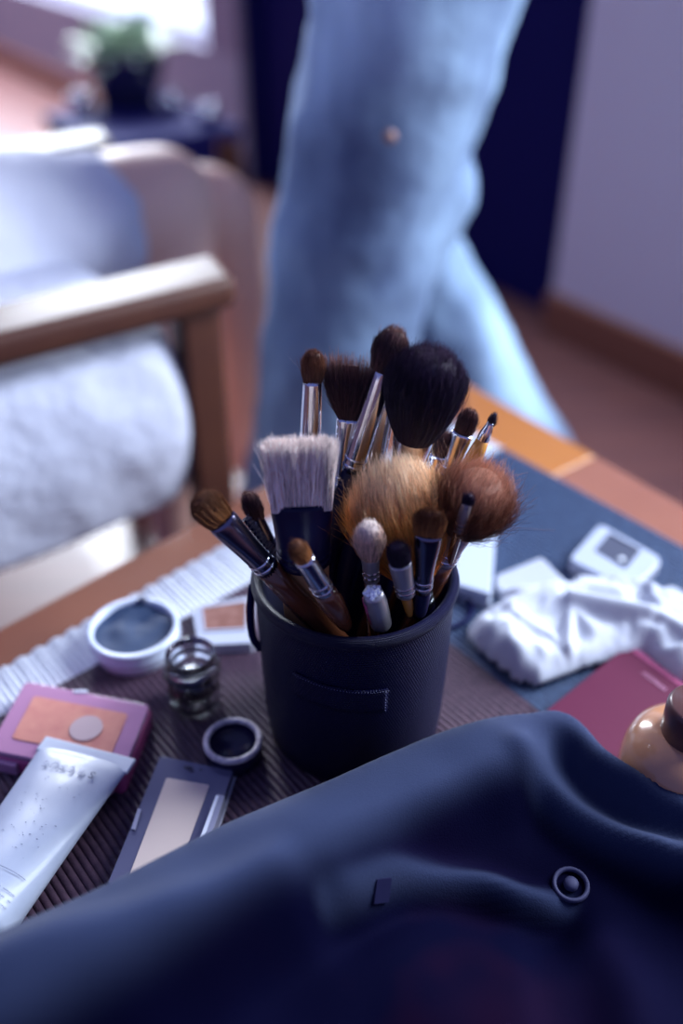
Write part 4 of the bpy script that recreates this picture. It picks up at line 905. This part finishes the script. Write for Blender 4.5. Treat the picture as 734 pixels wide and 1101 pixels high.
off(body('skin_body', head_chains(hd, walk) + [[(hd - Vector((0, 0, .16)), .055), (ch + Vector((0, 0, .02)), .08), (pel, .09)]] +
         [[(ch + sh_ * .19 + walk * .15 - Vector((0, 0, .34)), .028), (ch + sh_ * .185 + walk * .20 - Vector((0, 0, .40)), .024)]] + hand(ch + sh_ * .185 + walk * .20 - Vector((0, 0, .40)), walk * .5 - Vector((0, 0, .9)), walk) +
         [[(ch - sh_ * .19 - walk * .10 - Vector((0, 0, .38)), .028), (ch - sh_ * .18 - walk * .09 - Vector((0, 0, .45)), .024)]] + hand(ch - sh_ * .18 - walk * .09 - Vector((0, 0, .45)), Vector((0, 0, -1)), walk), M['skin'], wk, .007), wk)
off(body('hair', [[(hd + Vector((0, 0, .06)) - walk * .025, .088), (hd - walk * .05, .082), (hd - walk * .06 - Vector((0, 0, .12)), .06)]], mat('hair_brown', (.03, .014, .012), .6), wk, .009), wk)
for a in (an1, an2):
    d_ = walk; off(body('shoe', [[(Vector((a.x, a.y, .055)), .046), (Vector((a.x, a.y, .045)) + d_ * .08, .042), (Vector((a.x, a.y, .036)) + d_ * .17, .034)], [(Vector((a.x, a.y, .04)) - d_ * .04, .038), (Vector((a.x, a.y, .08)), .044)]], mat('shoe_black', (.012, .012, .04), .5), wk, .007), wk)
# seated person in a white robe
k1 = Q(172, 218, 1.00); k2 = Q(222, 232, 1.13)
a1 = Q(192, 572, 1.235); a2 = Q(262, 440, 1.33)
chd = Vector((.74, .66, 0)).normalized(); lat_ = Vector((-chd.y, chd.x, 0))
h1 = Vector((k1.x, k1.y, .50)) - chd * .46 - lat_ * .02; h1.z = .47; h2 = h1 + lat_ * .15
st_ = empty('person', Vector(((h1.x + h2.x) / 2, (h1.y + h2.y) / 2, 0)), 'person in a white robe sitting bare-legged in the armchair', 'person')
sc_ = (h1 + h2) / 2 - chd * .10; chs = sc_ + Vector((0, 0, .42)) - chd * .16; hs = chs + Vector((0, 0, .27)) + chd * .02
off(body('skin_body', [[(h1, .085), (h1.lerp(k1, .6), .070), (k1, .058), (k1.lerp(a1, .35), .056), (a1, .034), (Vector((a1.x, a1.y, .05)), .034), (Vector((a1.x, a1.y, .03)) + chd * .13, .024)],
                       [(h2, .085), (h2.lerp(k2, .6), .072), (k2, .060), (k2.lerp(a2, .35), .056), (a2, .036), (Vector((a2.x, a2.y, .05)), .034), (Vector((a2.x, a2.y, .03)) + chd * .13, .024)],
                       [(h1, .1), (h2, .1)], [(sc_, .12), (chs, .11), (hs - Vector((0, 0, .12)), .055)]] + head_chains(hs, chd) +
         [[(chs + lat_ * .16 + Vector((0, 0, .02)), .045), (chs + lat_ * .21 - Vector((0, 0, .25)), .038), (sc_ + lat_ * .14 + chd * .22 + Vector((0, 0, .09)), .026)]] + hand(sc_ + lat_ * .14 + chd * .22 + Vector((0, 0, .09)), chd, lat_) +
         [[(chs - lat_ * .16 + Vector((0, 0, .02)), .045), (chs - lat_ * .19 - Vector((0, 0, .25)), .038), (sc_ - lat_ * .08 + chd * .22 + Vector((0, 0, .1)), .026)]] + hand(sc_ - lat_ * .08 + chd * .22 + Vector((0, 0, .1)), chd, lat_), M['skin'], st_, .009), st_)
off(body('robe', [[(sc_, .135), (chs, .14), (chs + Vector((0, 0, .1)), .08)], [(h1, .10), (h1.lerp(k1, .55), .085), (h1.lerp(k1, .80), .070)], [(h2, .10), (h2.lerp(k2, .5), .085), (h2.lerp(k2, .62), .075)], [(h1.lerp(k1, .4), .085), (h2.lerp(k2, .4), .085)],
                  [(chs + lat_ * .15, .07), (chs + lat_ * .21 - Vector((0, 0, .25)), .058)], [(chs - lat_ * .15, .07), (chs - lat_ * .19 - Vector((0, 0, .25)), .058)]], M['robe'], st_, .011, (.09, .02)), st_)
off(body('hair', [[(hs + Vector((0, 0, .05)) - chd * .025, .09), (hs - chd * .06, .085), (hs - chd * .08 - Vector((0, 0, .18)), .06)]], mat('hair_dark', (.03, .014, .012), .6), st_, .009), st_)
# ------------------------------------------------------------ armchair
af = P(238, 303, .50); ab = P(0, 362, .50); ad = (ab - af).normalized(); al_ = Vector((ad.y, -ad.x, 0))
if al_.y < 0: al_ = -al_                      # towards the other arm
AL = .62; SW = .44
ac = empty('armchair', Vector((af.x, af.y, 0)) + ad * .3 + al_ * .22, 'low wooden armchair with thick white cushions beside the table', 'chair')
def aq(s, l, z): return Vector((af.x, af.y, 0)) + ad * (s - .22 * l) + al_ * l + Vector((0, 0, z))
def apart(name, s0, s1, l0, l1, z0, z1, m, bev=.006, shear=0):
    return off(frombm(name, prism_bm([aq(s0, l0, 0), aq(s1, l0, 0), aq(s1, l1, 0), aq(s0, l1, 0)], z0, z1), m, ac, bev=bev), ac)
for l0 in (0, SW):
    apart('armrest', -.012, AL, l0 - .005, l0 + .055, .478, .503, M['chairwood'], .008)
    apart('leg', .0, .036, l0 + .004, l0 + .044, 0, .479, M['chairwood'])
    apart('leg', AL - .08, AL - .045, l0 + .004, l0 + .044, 0, .479, M['chairwood'])
apart('front_rail', .008, .03, .05, SW, .285, .305, M['chairwood'])
for l0 in (.12, SW - .14): apart('side_rail', .03, AL - .08, l0, l0 + .025, .29, .305, M['chairwood'])
def cushion(name, c, sx, sy, sz, q, m, parent, disp=.012, edge=.6):
    bm = bmesh.new(); bmesh.ops.create_cube(bm, size=1); bmesh.ops.subdivide_edges(bm, edges=bm.edges[:], cuts=9, use_grid_fill=True)
    for v in bm.verts:
        x, y, z = v.co * 2; k = 1 + .0 * z; e = (1 - x ** 6) * (1 - y ** 6) ; v.co = Vector((x * sx / 2 * (1 + .05 * (1 - z * z)), y * sy / 2 * (1 + .05 * (1 - z * z)), z * sz / 2 * (edge + (1 - edge) * e)))
        v.co += noise.noise_vector(v.co * 7) * disp
    bmesh.ops.transform(bm, matrix=Matrix.Translation(c) @ q.to_matrix().to_4x4(), verts=bm.verts[:])
    o = frombm(name, bm, m, parent, smooth=True); sb = o.modifiers.new('s', 'SUBSURF'); sb.levels = sb.render_levels = 2; return o
qa = Matrix((ad, al_, Vector((0, 0, 1)))).transposed().to_quaternion() if Matrix((ad, al_, Vector((0, 0, 1)))).determinant() > 0 else Matrix((ad, -al_, Vector((0, 0, 1)))).transposed().to_quaternion()
off(cushion('seat_cushion', aq(.350, .235, .380), .53, .44, .190, qa, M['linen'], ac, edge=.84), ac)
qb = qa @ Vector((0, 0, 1)).rotation_difference(Vector((.25, 0, 1)).normalized())
off(cushion('back_cushion', aq(.60, .25, .62), .12, .42, .42, qb, M['linen'], ac), ac)
apart('back_rail', AL - .08, AL - .05, .05, SW, .30, .345, M['chairwood'])
# ------------------------------------------------------------ second chair, plant and table by the window
def at_floor(px, py): return P(px, py, 0)
qz = Vector((1, 0, 0)).rotation_difference(Vector((wd.x, wd.y, 0)))
# plant table
ptp = Q(140, 150, 2.25); tz = .30
c = P(150, 128, tz); st2 = empty('side_table', Vector((c.x, c.y, 0)), 'small dark side table below the window holding the plant', 'table', None, qz)
frombm('table_top', box_bm((0, 0, tz - .012), (.34, .30, .024)), M['door'], st2, bev=.004)
frombm('drawer_box', box_bm((-.015, 0, tz - .115), (.27, .24, .18)), M['door'], st2, bev=.004)
for x, y in ((-.15, -.13), (.15, -.13), (-.15, .13), (.15, .13)): frombm('leg', box_bm((x, y, (tz - .024) / 2), (.03, .03, tz - .024)), M['chairwood'], st2, bev=.003)
c = P(138, 112, tz); pp = empty('potted_plant', Vector((c.x, c.y, tz)), 'leafy pale green plant in a glossy black pot on the side table', 'plant')
v, f = lathe([(0, 0), (.055, 0), (.062, .004), (.085, .07), (.092, .10), (.092, .112), (.084, .112), (.080, .095), (0, .09)], 40); mesh('pot', v, f, mat('pot_black', (.010, .010, .045), .12, coat=.8), pp)
v = []; f = []; rr = random.Random(11)
for i in range(90):
    a = rr.uniform(0, 6.283); el = rr.uniform(.2, 1.4); L = rr.uniform(.05, .13); d = Vector((math.cos(a) * math.cos(el), math.sin(a) * math.cos(el), math.sin(el))); s = d.cross(Vector((0, 0, 1))).normalized()
    p0 = Vector((rr.uniform(-.05, .05), rr.uniform(-.05, .05), .095)); w_ = rr.uniform(.010, .018); n_ = s.cross(d); k = len(v)
    for t in range(6):
        tt = t / 5; q = p0 + d * L * tt + Vector((0, 0, -.03 * tt * tt)); ww = w_ * math.sin(math.pi * (.08 + .9 * tt)) ** .7
        v += [q - s * ww + n_ * .003, q - n_ * .001, q + s * ww + n_ * .003]
    for t in range(5):
        b = k + 3 * t; f += [(b, b + 1, b + 4, b + 3), (b + 1, b + 2, b + 5, b + 4)]
lf = mesh('leaves', v, f, mat('leaf_green', (.42, .56, .40), .4), pp); lf.modifiers.new('s', 'SOLIDIFY').thickness = .0008
for i, (px, py, lb) in enumerate(((87, 112, 'small bright glass added as a glint left of the plant pot'), (184, 112, 'small bright glass added as a glint just right of the plant pot'), (223, 124, 'small bright glass added as a glint near the corner of the side table, furthest right'))):
    c = P(px, py + 6, tz if i < 2 else tz)  # added bright cups make the blurred highlight spots around the pot
    vg = empty('glint_glass', Vector((c.x, c.y, tz)), lb, 'candle glass', 'glint glasses added around the plant')
    v, f = lathe([(0, 0), (.016, 0), (.021, .004), (.024, .035), (.022, .035), (.019, .006), (0, .005)], 28); mesh('glass_cup', v, f, M['silver'], vg)
    v, f = lathe([(0, .006), (.0185, .006), (.021, .030), (.0, .031)], 24); mesh('highlight', v, f, mat('highlight_white', (.85, .88, .95), .4), vg)
